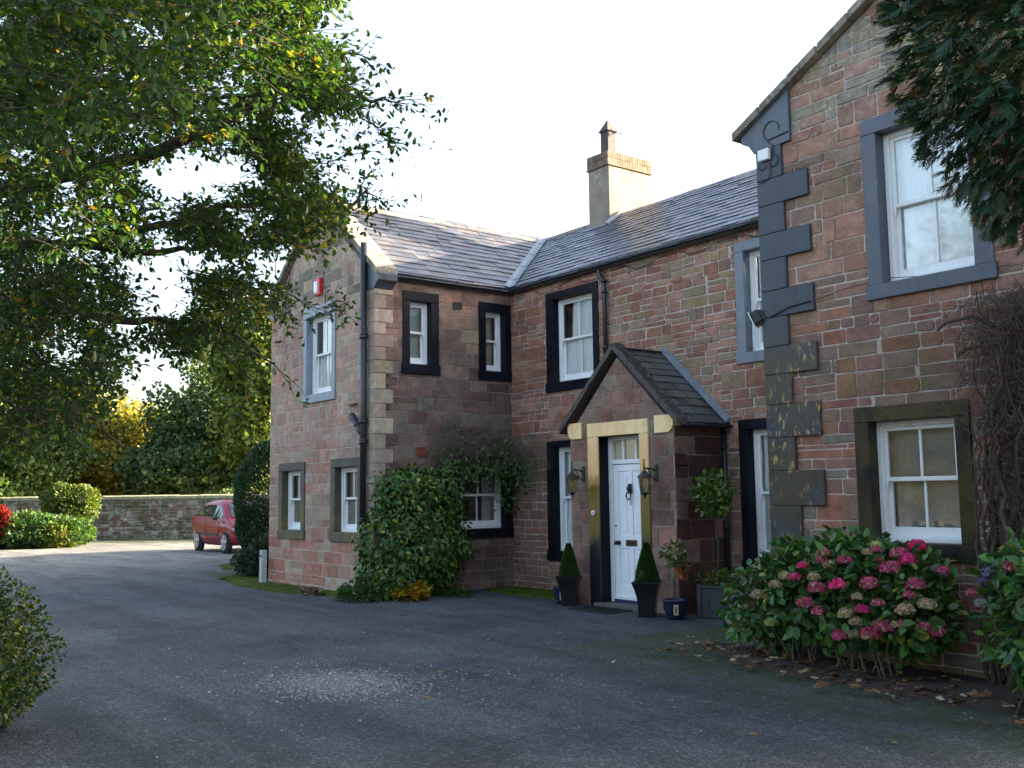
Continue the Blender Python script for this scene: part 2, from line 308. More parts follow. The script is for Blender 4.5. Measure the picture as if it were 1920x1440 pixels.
t=NT('moss'); n=t.noise(5,7,.8); n2=t.noise(50,4); c=t.ramp(n.outputs[0],[(.32,(.03,.035,.018)),(.45,(.045,.07,.010)),(.56,(.10,.14,.012)),(.7,(.13,.17,.02))]); c=t.mix(t.mr(n2.outputs[0],.3,.7,0,.5),c,t.mix(1,c,(.4,.4,.4),'MULTIPLY')); M['moss']=t.pbr(c,.95,t.bump(t.math('ADD',n.outputs[0],n2.outputs[0]),1,.03),spec=.1)
def bwall():
    t=NT('old boundary wall'); x,y,z=t.xyz(); s_=t.math('ADD',t.math('MULTIPLY',y,.92),t.math('MULTIPLY',x,.38))
    a=t.attr(); n=t.noise(3,7,.75); c=t.mix(t.mr(n.outputs[0],.5,.6),a,(.34,.33,.27)); c=t.mix(t.mr(t.noise(1.1,5,.7).outputs[0],.48,.6,0,.85),c,(.055,.065,.02)); return t.pbr(c,.95,t.bump(n.outputs[0],.8,.05),spec=.1)
M['bwall']=bwall()
# ------------------------------------------------------------------ masonry
def clip(poly,planes):
    for a,b,c in planes:      # keep a*x+b*z<=c
        out=[]; n=len(poly)
        for i in range(n):
            p,q=poly[i],poly[(i+1)%n]; dp=a*p[0]+b*p[1]-c; dq=a*q[0]+b*q[1]-c
            if dp<=0: out.append(p)
            if (dp<0<dq) or (dq<0<dp):
                t=dp/(dp-dq); out.append((p[0]+(q[0]-p[0])*t,p[1]+(q[1]-p[1])*t))
        poly=out
        if len(poly)<3: return []
    return poly
def subtract(r,holes):
    rs=[r]
    for h in holes:
        nr=[]
        for (a,b,c,d) in rs:
            if b<=h[0] or a>=h[1] or d<=h[2] or c>=h[3]: nr.append((a,b,c,d)); continue
            if a<h[0]: nr.append((a,h[0],c,d))
            if b>h[1]: nr.append((h[1],b,c,d))
            a2,b2=max(a,h[0]),min(b,h[1])
            if c<h[2]: nr.append((a2,b2,c,h[2]))
            if d>h[3]: nr.append((a2,b2,h[3],d))
        rs=nr
    return rs
def rubble(mb,fm,s0,s1,z0,z1,holes,ch,cw,colf,rng,planes=(),**kw):
    z=z0
    while z<z1-.02:
        H_=rng.uniform(.27,.46)
        if z+H_>z1-.15: H_=z1-z
        s=s0
        while s<s1-.01:
            w_=rng.uniform(.5,1.5)
            if s+w_>s1-.3: w_=s1-s
            n=rng.choice((2,2,3,3,4)); k=[rng.uniform(.6,1.6) for _ in range(n)]; t=sum(k); zz=z
            for q in k:
                h=H_*q/t; stones(mb,fm,s,s+w_,zz,zz+h,holes,(h,h),(max(cw[0],h*1.2),cw[1]),colf,rng,planes,**kw); zz+=h
            s+=w_
        z+=H_
def stones(mb,fm,s0,s1,z0,z1,holes,ch,cw,colf,rng,planes=(),joint=.007,dep=(.006,.018),jit=.006,split=.12,thin=False):
    z=z0
    while z<z1-.02:
        h=rng.uniform(*ch)
        if z+h>z1-.05: h=z1-z
        s=s0-rng.uniform(0,cw[0]*.6)
        while s<s1:
            w_=rng.uniform(*cw)*(1 if rng.random()>.15 else .55); a,b=max(s,s0),min(s+w_,s1); s+=w_
            if b-a<.04: continue
            parts=[(a,b,z,z+h)]
            if rng.random()<split and h>.13: k=rng.uniform(.35,.65); parts=[(a,b,z,z+h*k),(a,b,z+h*k,z+h)]
            elif rng.random()<split*.5 and b-a>.3: k=a+(b-a)*rng.uniform(.4,.6); parts=[(a,k,z,z+h),(k,b,z,z+h)]
            for p in parts:
                col=colf((p[0]+p[1])/2,(p[2]+p[3])/2,rng)
                for (x0,x1,y0,y1) in subtract(p,holes):
                    j=joint*rng.uniform(.6,1.5)
                    if x1-x0<.035 or y1-y0<.03: continue
                    e=min(.015,(y1-y0)*.14)*rng.uniform(.2,1.3); J=lambda: rng.uniform(-jit,jit)
                    pl=[(x0+j+e,y0+j+J()),(x1-j-e,y0+j+J()),(x1-j+J(),y0+j+e),(x1-j+J(),y1-j-e),(x1-j-e,y1-j+J()),(x0+j+e,y1-j+J()),(x0+j+J(),y1-j-e),(x0+j+J(),y0+j+e)]
                    pl=clip(pl,planes)
                    if len(pl)<3: continue
                    d=rng.uniform(*dep); cx=sum(q[0] for q in pl)/len(pl); cz=sum(q[1] for q in pl)/len(pl); iw=max(.01,(x1-x0)/2); ih=max(.01,(y1-y0)/2)
                    inn=[(cx+(q[0]-cx)*(1-.006/iw)+rng.uniform(-.002,.002),cz+(q[1]-cz)*(1-.006/ih)+rng.uniform(-.002,.002)) for q in pl]
                    b0=len(mb.v); n=len(pl); tl=rng.uniform(-.004,.004)
                    mb.v+=[tuple(fm(q[0],q[1],.0005)) for q in pl]+[tuple(fm(q[0],q[1],d+tl*(q[0]-cx)/iw)) for q in inn]
                    mb.col=col; mb.mat=1
                    for i in range(n): k=(i+1)%n; mb.face([b0+i,b0+k,b0+n+k,b0+n+i])
                    mb.face([b0+n+i for i in range(n)])
        z+=h
def sheet(mb,fm,s0,s1,z0,z1,holes,th=.3):
    mb.mat=0; mb.col=(1,1,1)
    for (a,b,c,d) in subtract((s0,s1,z0,z1),holes):
        mb.loft([[fm(a,c,0),fm(b,c,0),fm(b,d,0),fm(a,d,0)],[fm(a,c,-th),fm(b,c,-th),fm(b,d,-th),fm(a,d,-th)]])
def pick(rng,pal):
    r=rng.random()*sum(p[0] for p in pal)
    for w_,c in pal:
        r-=w_
        if r<=0: break
    k=rng.uniform(.86,1.15); return tuple(x*k*rng.uniform(.95,1.05) for x in c)
RED=(.35,.17,.12); RED2=(.40,.235,.175); PUR=(.30,.18,.15); BUF=(.37,.265,.165); BUF2=(.31,.235,.165); BRN=(.25,.165,.125); PNK=(.42,.27,.21); BGE=(.42,.33,.26); SAL=(.38,.17,.12); GRY=(.23,.20,.17)
def colM(s,z,r):
    if z>2.9 and s>-12.3: return pick(r,[(3.0,RED),(2.8,RED2),(.5,PUR),(1.6,BUF),(1.0,BUF2)])
    if z>2.2: return pick(r,[(4,RED),(3.5,RED2),(1,PUR),(.5,BUF2)])
    return pick(r,[(2,(.31,.17,.13)),(3,(.28,.175,.145)),(2,BRN)])
def colLF(s,z,r):
    if z<1.0: return pick(r,[(3,(.40,.20,.15)),(1.6,PNK),(1,BGE)])
    if z>5: return pick(r,[(3,BGE),(2,GRY),(1,PNK)])
    return pick(r,[(2.8,(.44,.30,.235)),(3.2,BGE),(1.1,(.45,.26,.2))])
def colLR(s,z,r):
    if z>4: return pick(r,[(2.5,PUR),(2.5,BRN),(1,RED2),(.7,BUF2)])
    return pick(r,[(3,(.22,.155,.13)),(2.2,(.20,.125,.11)),(1,(.24,.2,.165))])
def colR(s,z,r):
    if z>5.25: return pick(r,[(2.4,(.36,.30,.22)),(2,(.33,.29,.25)),(2,PNK),(1,RED2),(1,BRN)])
    if z>3.2: return pick(r,[(3,(.33,.215,.165)),(2.4,RED2),(1.2,RED),(.9,BRN)])
    return pick(r,[(2.6,(.31,.175,.14)),(1.5,RED),(2,(.29,.20,.155)),(.6,GRY)])
def colP(s,z,r): return pick(r,[(3,(.31,.21,.16)),(2,(.33,.19,.15)),(1,BRN),(.8,(.33,.27,.2))])
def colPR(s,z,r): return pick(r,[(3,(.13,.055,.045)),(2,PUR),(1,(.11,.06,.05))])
YM,XL,YL,YR,XR,YP=10.9,-14.4,8.1,8.3,-6.6,9.9
house=empty('stone_house',(-10,10.9,0)); tag(house,'two storey red sandstone house with slate roofs, gabled porch and black painted window surrounds','house')
HOBJ=[]
def H(o,parent=None):
    if parent is None: HOBJ.append(o)
    return o
mM=lambda s,z,d:(s,YM-d,z); mLF=lambda s,z,d:(s,YL-d,z); mLR=lambda s,z,d:(XL+d,s,z); mR=lambda s,z,d:(s,YR-d,z)
# window list: plane map, outer rect, hole rect, options
W=[('M',mM,(-13.36,-12.02,3.33,5.05),(-13.17,-12.16,3.49,4.92),'black_paint',2,'net',"black edged sash window above the creeper end of the middle wing"),
   ('M',mM,(-9.16,-7.84,3.36,5.07),(-9.0,-7.99,3.51,4.93),'pale_blue',2,'net',None),
   ('M',mM,(-9.2,-7.88,.54,2.59),(-9.05,-8.04,.68,2.45),'black_paint',2,'side',None),
   ('M',mM,(-13.4,-12.05,.5,2.5),(-13.22,-12.22,.66,2.4),'black_paint',2,'side',None),
   ('LR',mLR,(8.62,9.34,3.64,5.05),(8.76,9.18,3.81,4.89),'black_paint',1,'green',None),
   ('LR',mLR,(10.18,10.885,3.63,5.02),(10.33,10.74,3.79,4.87),'black_paint',1,'beige',None),
   ('LR',mLR,(9.62,10.88,.87,2.28),(9.76,10.71,1.03,2.15),'black_paint',2,'dark',None),
   ('LF',mLF,(-17.02,-15.76,3.30,5.06),(-16.89,-15.89,3.45,4.88),'pale_paint',2,'net',None),
   ('LF',mLF,(-18.04,-16.93,.85,2.25),(-17.88,-17.07,1.01,2.10),'old_surround',2,'beige',None),
   ('LF',mLF,(-15.9,-14.8,.85,2.26),(-15.74,-14.93,1.01,2.11),'old_surround',2,'beige',None),
   ('R',mR,(-5.38,-4.18,3.36,5.09),(-5.23,-4.35,3.5,4.94),'slate_paint',2,'netfull',None),
   ('R',mR,(-5.61,-4.48,.98,2.37),(-5.46,-4.62,1.13,2.23),'gold_refl_surround',2,'frost',None)]
M['pale_blue']=paint('blue grey surround paint',(.12,.145,.17),.35)
hol=lambda k:[(w_[3][0]-.02,w_[3][1]+.02,w_[3][2]-.02,w_[3][3]+.02) for w_ in W if w_[0]==k]
def wall(name,k,fm,s0,s1,z0,z1,ch,cw,colf,seed,mats,gable=None,**kw):
    mb=MB(); rng=random.Random(seed); hs=hol(k) if k else kw.pop('holes',[])
    sheet(mb,fm,s0,s1,z0,z1,hs); planes=()
    ztop=z1
    if gable:      # (apex s, slope)
        ap,sl=gable; zt=z1+(ap-s0)*sl
        mb.mat=0; mb.prism([(s0,z1),(s1,z1),(ap,zt)],lambda a,b:fm(a,b,0),lambda a,b:fm(a,b,-.3))
        planes=((-sl,1,z1-sl*s0),(sl,1,zt+sl*ap)); ztop=zt-.02
    kw.pop('holes',None)
    (rubble if k in('M','R') else stones)(mb,fm,s0,s1,z0,ztop,hs,ch,cw,colf,rng,planes,**kw)
    return H(mb.build(name,[M[mats[0]],M[mats[1]]]))
wall('wall','M',mM,XL,XR,-.1,5.35,(.08,.17),(.18,.46),colM,3,('mortar','stone'),joint=.0065,dep=(.004,.015),split=.2,jit=.008)
wall('wall','LF',mLF,-18.5,XL,-.1,5.2,(.14,.24),(.2,.5),colLF,4,('mortar_pale','ashlar'),gable=(-16.45,.82),joint=.0045,dep=(.003,.009),jit=.003,split=.08)
wall('wall','LR',mLR,YL+.001,YM,-.1,5.35,(.16,.25),(.24,.6),colLR,5,('mortar_dark','stone_dark'),joint=.004,dep=(.003,.011),jit=.004,split=.08)
wall('wall','R',mR,XR,-2.0,-.1,5.46,(.10,.19),(.2,.56),colR,6,('mortar','stone_gable'),gable=(-4.3,.53),joint=.005,dep=(.003,.011),split=.10,jit=.006)
# hidden flanks and rear walls: plain thick masonry
mb=MB(); mb.box(XR,XR+.3,YR+.31,16,-.1,5.3); mb.box(-2.3,-2.0,YR+.31,16,-.1,5.3); mb.box(XR+.31,-2.31,15.7,16,-.1,5.3); mb.box(-18.5,-18.2,YL+.31,16,-.1,5.2)
mb.box(-18.19,-6.61,15.7,16,-.1,5.2)
mb.poly([(XR,15.9,5.3),(-2,15.9,5.3),(-4.3,15.9,6.5)]); mb.poly([(-18.5,15.9,5.2),(-14.4,15.9,5.2),(-16.45,15.9,6.9)]); H(mb.build('wall',M['ashlar']))
mb=MB(); mb.box(-18.1,-14.8,YL+.31,15.6,2.8,2.95); mb.box(-14.79,-6.7,YM+.31,15.6,2.8,2.95); mb.box(-6.2,-2.4,YR+.31,15.6,2.8,2.95)
mb.box(-18.1,-2.4,12.9,13.0,0,2.79); mb.box(-18.1,-2.4,12.9,13.0,2.96,5.2)
mb.box(-14.6,-14.5,YM+.32,12.89,0,2.79); H(mb.build('interior_partition',M['dark_room']))
# quoins at L corner (paler slim stones)
mb=MB(); r=random.Random(2); z=0.0; i=0
mb.smooth=False
while z<5.0:
    h=r.uniform(.2,.27); lw=.22 if i%2 else .34; lr=.34 if i%2 else .2
    mb.col=pick(r,[(1,(.42,.34,.26)),(1,(.36,.30,.24))]); mb.bbox(XL-lw,XL+.014,YL-.014,YL+lr,z+.004,z+h-.004,.006); z+=h; i+=1
H(mb.build('quoins',M['ashlar']))
# window joinery
def sash_bar(mb,fm,a,b,c,d,d0,d1):
    mb.loft([[fm(a,c,d0),fm(b,c,d0),fm(b,d,d0),fm(a,d,d0)],[fm(a,c,d1),fm(b,c,d1),fm(b,d,d1),fm(a,d,d1)]])
def fbox(mb,fm,a,b,c,d,d0,d1,e=.006): mb.bbox(a,b,c,d,d0,d1,e,tf=lambda x,y,z:fm(x,y,z))
for n,(k,fm,o,h,sm,mul,cur,lab) in enumerate(W):
    a,b,c,d=h; fr=.055; mb=MB()
    fbox(mb,fm,a,a+fr,c,d,-.20,-.10); fbox(mb,fm,b-fr,b,c,d,-.20,-.10); fbox(mb,fm,a+fr,b-fr,d-.05,d,-.20,-.10); fbox(mb,fm,a+fr,b-fr,c,c+.05,-.20,-.085)
    A,B,Cc,D=a+fr,b-fr,c+.05,d-.05; mid=(Cc+D)/2+.02
    # upper sash (outer), lower sash (inner)
    for (z0,z1,dd,bt,tp) in((mid-.02,D,-.125,.04,.035),(Cc,mid+.02,-.165,.085,.04)):
        fbox(mb,fm,A,A+.04,z0,z1,dd-.035,dd,.004); fbox(mb,fm,B-.04,B,z0,z1,dd-.035,dd,.004)
        fbox(mb,fm,A+.04,B-.04,z0,z0+bt,dd-.035,dd,.004); fbox(mb,fm,A+.04,B-.04,z1-tp,z1,dd-.035,dd,.004)
        if mul==2: fbox(mb,fm,(A+B)/2-.012,(A+B)/2+.012,z0+bt,z1-tp,dd-.03,dd-.004,.003)
    for xx in(A,B-.03): mb.loft([[fm(xx,mid-.02,-.16+.0351),fm(xx+.03,mid-.02,-.1249),fm(xx+.03,mid-.02,-.145),fm(xx,mid-.02,-.145)],[fm(xx+.008,mid-.09,-.128),fm(xx+.02,mid-.09,-.128),fm(xx+.02,mid-.09,-.143),fm(xx+.008,mid-.09,-.143)]])
    win=H(mb.build('window',M['cream' if n==11 and False else 'white']))
    g=MB()
    for (z0,z1,dd) in((mid,D,-.145),(Cc,mid,-.187)): fbox(g,fm,A+.03,B-.03,z0+.01,z1-.01,dd,dd+.004,.001)
    g.build('pane',M['glass'],win)
    # surround in four stones: head, two jambs, sill
    s=MB(); O=o; t0,t1=-.22,.032
    fbox(s,fm,O[0],O[1],d,O[3],t0,t1); fbox(s,fm,O[0],a,c,d,t0,t1-.002); fbox(s,fm,b,O[1],c,d,t0,t1-.002)
    fbox(s,fm,O[0]-.02,O[1]+(.02 if O[1]+.02<YM or k!='LR' else 0),O[2],c,t0,t1+.012)
    s.build('surround',M[sm],win)
    cb=MB(); rg=random.Random(n+50); cb.smooth=True
    def drape(x0,x1,z0,z1,dep,amp=.025,wl=.11):
        N=int((x1-x0)/.012)+2; cols=[]
        ph=rg.uniform(0,6)
        for i in range(N):
            x=x0+(x1-x0)*i/(N-1); am=amp*(.6+.4*math.sin(x*9+ph)); dd=dep+am*math.sin(x*2*math.pi/wl+ph+math.sin(x*7)*.8)
            cols.append([fm(x,z0+(z1-z0)*q/6,dd-.012*math.sin(q*.7+x*5)) for q in range(7)])
        cb.loft(cols,cap=False,closed=False)
    cm='curtain'
    if cur=='netfull': drape(a-.02,b+.02,c-.05,d+.05,-.212,.016)
    elif cur=='net': drape(a-.02,b+.02,c-.05,mid+.02,-.21,.012); drape(a+.26,b+.05,mid+.02,d+.05,-.20,.018,.09)
    elif cur=='side': drape(a-.0,b+.02,c-.05,mid+.05,-.212,.018); drape(a+.0,b,mid+.05,d+.05,-.22,.025,.13)
    elif cur=='green': drape(a-.1,b+.1,c-.02,d+.05,-.26,.006,.3)
    elif cur=='beige': drape(a-.05,a+(b-a)*.8,c-.05,d+.05,-.25,.02,.12); cm='curtain_beige'
    elif cur=='dark': drape(b-.25,b+.05,c-.1,d+.1,-.35,.03,.12)
    elif cur=='frost': drape(a-.1,b+.1,c-.1,d+.1,-.24,.002,.5); cm='obscured'
    if cur=='green': cm='curtain_green'
    M.setdefault('curtain_green',simple('sage blind',(.5,.6,.55),.8))
    cb.build('curtain' if cur not in('frost','green') else 'blind',M[cm],win)
# black alternating quoins on the near gable corner
mb=MB(); zs=[(1.10,.02,-5.95,'s')]
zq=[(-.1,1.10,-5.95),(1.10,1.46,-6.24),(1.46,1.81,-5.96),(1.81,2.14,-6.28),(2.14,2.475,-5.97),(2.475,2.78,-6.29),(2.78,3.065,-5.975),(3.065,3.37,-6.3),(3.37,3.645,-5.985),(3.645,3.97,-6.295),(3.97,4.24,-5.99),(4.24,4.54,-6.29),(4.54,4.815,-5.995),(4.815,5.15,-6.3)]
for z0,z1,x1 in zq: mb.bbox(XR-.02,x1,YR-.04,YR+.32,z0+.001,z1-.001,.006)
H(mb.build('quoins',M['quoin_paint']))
mb=MB(); mb.prism([(-6.18,5.15),(-6.64,5.13),(-6.70,5.22),(-6.74,5.25),(-6.79,5.27),(-6.80,5.37),(-6.18,5.70)],lambda a,b:(a,YR-.045,b),lambda a,b:(a,YR+.30,b)); H(mb.build('kneeler',M['slate_paint']))
# verge coping of near gable
def coping_run(x0,z0,x1,z1,y0,y1,th,mat,name='coping',seg=6):
    mb=MB(); r=random.Random(int(abs(x0*100)))
    for i in range(seg):
        a,b=i/seg,(i+1)/seg-.006; j=r.uniform(-.008,.008)
        P=lambda t,dz:(x0+(x1-x0)*t,z0+(z1-z0)*t+dz)
        q=[P(a,0),P(b,0),P(b,th),P(a,th)]
        mb.prism(q,lambda u,v:(u,y0+j,v+j*.5),lambda u,v:(u,y1,v+j*.5))
    return H(mb.build(name,mat))
coping_run(-6.88,5.325,-4.3,6.695,YR-.10,YR+.35,.085,M['coping'],seg=7)
coping_run(-1.72,5.325,-4.3,6.695,YR-.10,YR+.35,.085,M['coping'],seg=7)
# L gable copings, kneelers
coping_run(-14.25,5.24,-16.45,7.05,YL-.07,YL+.34,.12,M['coping'],seg=5)
coping_run(-18.65,5.24,-16.45,7.05,YL-.07,YL+.34,.12,M['coping'],seg=5)
mb=MB()
mb.prism([(-14.62,5.02),(-14.38,5.02),(-14.30,5.10),(-14.22,5.14),(-14.2,5.24),(-14.62,5.56)],lambda a,b:(a,YL-.035,b),lambda a,b:(a,YL+.32,b)); H(mb.build('kneeler',M['slate_paint'])); mb=MB()
mb.prism([(-18.32,5.02),(-18.52,5.02),(-18.6,5.10),(-18.66,5.24),(-18.32,5.52)],lambda a,b:(a,YL-.035,b),lambda a,b:(a,YL+.32,b)); H(mb.build('kneeler',M['slate_paint']))
# ------------------------------------------------------------------ roofs, slate by slate
def slates(mb,org,du,dv,U,V,planes,rng,w_=.27,exp_=.19,cols=((.07,.082,.105),(.085,.094,.115),(.095,.092,.10),(.06,.07,.088)),th=.012):
    org=Vector(org);du=Vector(du).normalized();dv=Vector(dv).normalized();n=du.cross(dv)
    if n.z<0:n=-n
    r=0; v=0.
    while v<V:
        e=exp_*(1.12-.3*v/V); u=-w_*(r%2)*.5-rng.uniform(0,.05)
        while u<U:
            ww=w_*rng.uniform(.8,1.25); j=rng.uniform(-.006,.006)
            pl=clip([(u+.002,v+j),(u+ww-.002,v+j+rng.uniform(-.003,.003)),(u+ww-.002,v+e*1.25),(u+.002,v+e*1.25)],planes)
            if len(pl)>=3:
                c=rng.choice(cols); k=rng.uniform(.75,1.3); mb.col=tuple(x*k for x in c); t=th*rng.uniform(.7,1.5); b=len(mb.v); m=len(pl)
                f=lambda q,h: org+du*q[0]+dv*q[1]+n*(h+.016*max(0,1-(q[1]-v)/(e*1.25)))
                mb.v+=[tuple(f(q,0)) for q in pl]+[tuple(f(q,t)) for q in pl]
                for i in range(m): kk=(i+1)%m; mb.face([b+i,b+kk,b+m+kk,b+m+i])
                mb.face([b+m+i for i in range(m)])
            u+=ww
        v+=e; r+=1
def roofbase(mb,pts,th=.05):
    a=[Vector(p) for p in pts]; n=(a[1]-a[0]).cross(a[2]-a[0]).normalized()
    if n.z<0:n=-n
    mb.loft([[p-n*th for p in a],[p-n*.004 for p in a]])
rM=.676; rL=.82; ZE=5.33; ZR=ZE+rM*2.45   # ridge height ~6.98
yr=YM+2.45; xr=XL-(ZR-ZE)/rL
rng=random.Random(8)
mb=MB(); mb.mat=1; roofbase(mb,[(XL-.1,YM-.12,ZE-rM*.12),(XR+.1,YM-.12,ZE-rM*.12),(XR+.1,yr,ZR),(xr,yr,ZR)]); roofbase(mb,[(xr,yr,ZR),(XR+.1,yr,ZR),(XR+.1,16.1,ZR-(16.1-yr)*.6),(xr,16.1,ZR-(16.1-yr)*.6)])
mb.mat=0; dv=Vector((0,1,rM)).normalized(); ul=dv.y
# valley in (u,v): u=x-x0 ; x>XL-(y-YM)*rM/rL
x0=-17.; y0=YM-.14; z0=ZE-rM*.14
# condition x >= XL-(y-YM)k  ->  -(u+x0) - k*(y0+v*ul-YM) <= -XL
k=rM/rL
slates(mb,(x0,y0,z0),(1,0,0),(0,1,rM),10.4,2.6*math.sqrt(1+rM*rM),[(-1,-k*ul,-XL+x0+k*(y0-YM)-.0),(1,0,XR-x0)],rng)
H(mb.build('roof',[M['slate'],M['slate_moss']]))
mb=MB(); mb.mat=1; roofbase(mb,[(XL+.12,YL+.3,ZE-rL*.12),(XL+.12,YM,ZE-rL*.12),(XL,YM+.05,ZE),(xr,yr,ZR),(xr,YL+.3,ZR)])
roofbase(mb,[(xr,YL+.3,ZR),(xr,16.1,ZR),(-18.62,16.1,ZR-(-xr+18.62-32.8+32.8-0)*0-(18.62+xr)*rL*.98),(-18.62,YL+.3,ZR-(18.62+xr)*rL*.98)])
roofbase(mb,[(xr,yr,ZR),(xr,16.1,ZR),(XL,16.1,ZR-1.7)])
mb.mat=0
# u = y-YL0 ; v up slope: x = xs - v*c
cs=1/math.sqrt(1+rL*rL); xs=XL+.14; zs0=ZE-rL*.14
# keep y <= YM + (XL-x)/k  => u+yb - (XL-xs+v*cs)/k <= YM
yb=YL+.3
slates(mb,(xs,yb,zs0),(0,1,0),(-1,0,rL),5.6,(XL-xr+.16)*math.sqrt(1+rL*rL),[(1,-cs/k,YM-yb+(XL-xs)/k)],rng,cols=((.085,.086,.10),(.10,.095,.10),(.115,.104,.10),(.07,.075,.088)))
H(mb.build('roof',[M['slate'],M['slate_moss']]))
mb=MB(); mb.mat=1
roofbase(mb,[(XR-.15,YR+.3,5.25),(XR-.15,16.1,5.25),(-4.3,16.1,6.62),(-4.3,YR+.3,6.62)]); roofbase(mb,[(-1.85,YR+.3,5.25),(-1.85,16.1,5.25),(-4.3,16.1,6.62),(-4.3,YR+.3,6.62)]); H(mb.build('roof',[M['slate'],M['slate_moss']]))
# lead valley and ridges
mb=MB(); A=Vector((XL+.06,YM-.06,ZE-.02)); B=Vector((xr,yr,ZR+.02)); ax=(B-A).normalized(); sd=Vector((1,1*k,0)); 
nM=Vector((0,-rM,1)).normalized(); nL=Vector((rL,0,1)).normalized(); s1=ax.cross(nM).normalized(); s2=ax.cross(nL).normalized()
if s1.x<0:s1=-s1
if s2.y>0:s2=-s2
N=8
for i in range(N):
    a=A+(B-A)*i/N; b=A+(B-A)*((i+1)/N+.01); up=Vector((0,0,.028+.006*(i%2)))
    mb.poly([a+up+s1*.10,b+up+s1*.10,b+up*1.3,a+up*1.3]); mb.poly([a+up*1.3,b+up*1.3,b+up+s2*.10,a+up+s2*.10])
H(mb.build('valley_flashing',M['lead']))
mb=MB(); r=random.Random(5)
def ridge(p,q,seg,w_=.13,h=.055):
    p=Vector(p);q=Vector(q);d=(q-p).normalized();s=d.cross(Vector((0,0,1)))
    for i in range(seg):
        a=p+(q-p)*i/seg; b=p+(q-p)*((i+1)/seg-.01/(q-p).length); j=r.uniform(-.01,.01); sag=-.03*math.sin(math.pi*i/seg)
        ring=lambda c:[c+s*w_+Vector((0,0,-w_*.7+j+sag)),c+s*.04+Vector((0,0,h*.6+j+sag)),c+Vector((0,0,h+j+sag)),c-s*.04+Vector((0,0,h*.6+j+sag)),c-s*w_+Vector((0,0,-w_*.7+j+sag))]
        mb.loft([ring(a),ring(b)])
ridge((xr,YL+.3,ZR),(xr,16,ZR),18); ridge((xr+.1,yr,ZR),(-6.0,yr,ZR),24); H(mb.build('ridge_tiles',M['coping'])); mb=MB(); ridge((-4.3,YR+.3,6.62),(-4.3,16,6.62),14)
H(mb.build('ridge_tiles',M['coping']))
# chimney
mb=MB(); mb.bbox(-14.69,-14.09,13.1,14.28,6.4,8.0,.02); ch=H(mb.build('chimney',M['chimney']))
mb=MB(); r=random.Random(6)
mb.col=(.18,.14,.10); mb.bbox(-14.715,-14.065,13.075,14.305,8.0,8.03,.006)
zc=8.03
for lay in range(2):
    hh=.13
    for side in range(4):
        if side%2==0:
            n=7
            for i in range(n):
                x=-14.70+.62*i/n; y=(13.09 if side==0 else 14.17); mb.col=pick(r,[(1,(.20,.16,.12)),(1,(.17,.13,.10))]); mb.bbox(x,x+.62/n-.002,y,y+.12,zc,zc+hh*r.uniform(.94,1.0),.004)
        else:
            n=14
            for i in range(n):
                y=13.211+.958*i/n; x=(-14.70 if side==1 else -14.18); mb.col=pick(r,[(1,(.22,.18,.13)),(1,(.19,.15,.11))]); mb.bbox(x,x+.10,y,y+.958/n-.002,zc,zc+hh*r.uniform(.93,1.04),.004)
    zc+=hh+.002
mb.box(-14.63,-14.15,13.18,14.2,8.0,zc-.03); mb.build('cornice',M['ashlar'],ch)
mb=MB()
hx,hy=-14.22,13.24
mb.bbox(hx-.11,hx+.11,hy-.11,hy+.11,zc-.03,zc+.42,.01); mb.loft([[(hx-.14,hy-.14,zc+.42),(hx+.14,hy-.14,zc+.42),(hx+.14,hy+.14,zc+.42),(hx-.14,hy+.14,zc+.42)],[(hx-.02,hy-.02,zc+.66),(hx+.02,hy-.02,zc+.66),(hx+.02,hy+.02,zc+.66),(hx-.02,hy+.02,zc+.66)]])
mb.build('chimney_pot',simple('sooty pot',(.07,.055,.05),.8,bump=.4),ch)
mb=MB(); mb.lathe([(.10,zc-.05),(.10,zc+.05),(.115,zc+.05),(.115,zc+.075),(.08,zc+.075)],(-14.40,13.95,0),14); mb.build('chimney_pot',M['terracotta'],ch)
mb=MB(); mb.tube([(hx+.03,hy,zc+.40),(hx+.30,hy+.2,zc+.36)],.008); mb.tube([(hx+.2,hy+.15,zc+.36),(hx+.2,hy+.15,zc+.52)],.008);mb.build('aerial_bracket',M['iron'],ch)
mb=MB(); mb.box(-14.83,-13.98,13.0,13.099,6.72,6.80); mb.prism([(13.0,6.77),(13.4,7.03),(13.4,7.12),(13.0,6.86)],lambda a,b:(-14.085,a,b),lambda a,b:(-14.03,a,b)); mb.build('flashing',M['lead'],ch)
# gutters: half round
def gutter(p,q,side,name='gutter'):
    mb=MB(); p=Vector(p);q=Vector(q);n=Vector(side); mb.smooth=True
    ring=[]
    for i in range(9):
        a=math.pi*i/8; ring.append((math.cos(a)*.065,-math.sin(a)*.06))
    ring2=[(x*.88,z*.85) for x,z in ring][::-1]; full=ring+ring2
    mb.loft([[c+n*(x+.075)+Vector((0,0,z)) for x,z in full] for c in(p,q)])
    L=(q-p).length; m=int(L/.9)
    for i in range(m+1):
        c=p+(q-p)*(i+.3)/(m+.6); d=(q-p).normalized(); mb.smooth=False
        rr=[(x*1.15,z*1.18) for x,z in ring]+[(x*1.0,z*1.0) for x,z in ring][::-1]
        mb.loft([[c+d*t+n*(x+.075)+Vector((0,0,z)) for x,z in rr] for t in(-.015,.015)])
        mb.tube([c+n*.02+Vector((0,0,-.05)),c+n*.015+Vector((0,0,-.12)),c+n*.07+Vector((0,0,-.12))],.007,n=4)
    return H(mb.build(name,M['gutter']))
gutter((XL+.05,YM,5.30),(XR-.1,YM,5.30),(0,-1,0)); gutter((XL,YL+.32,5.30),(XL,YM-.02,5.30),(1,0,0))
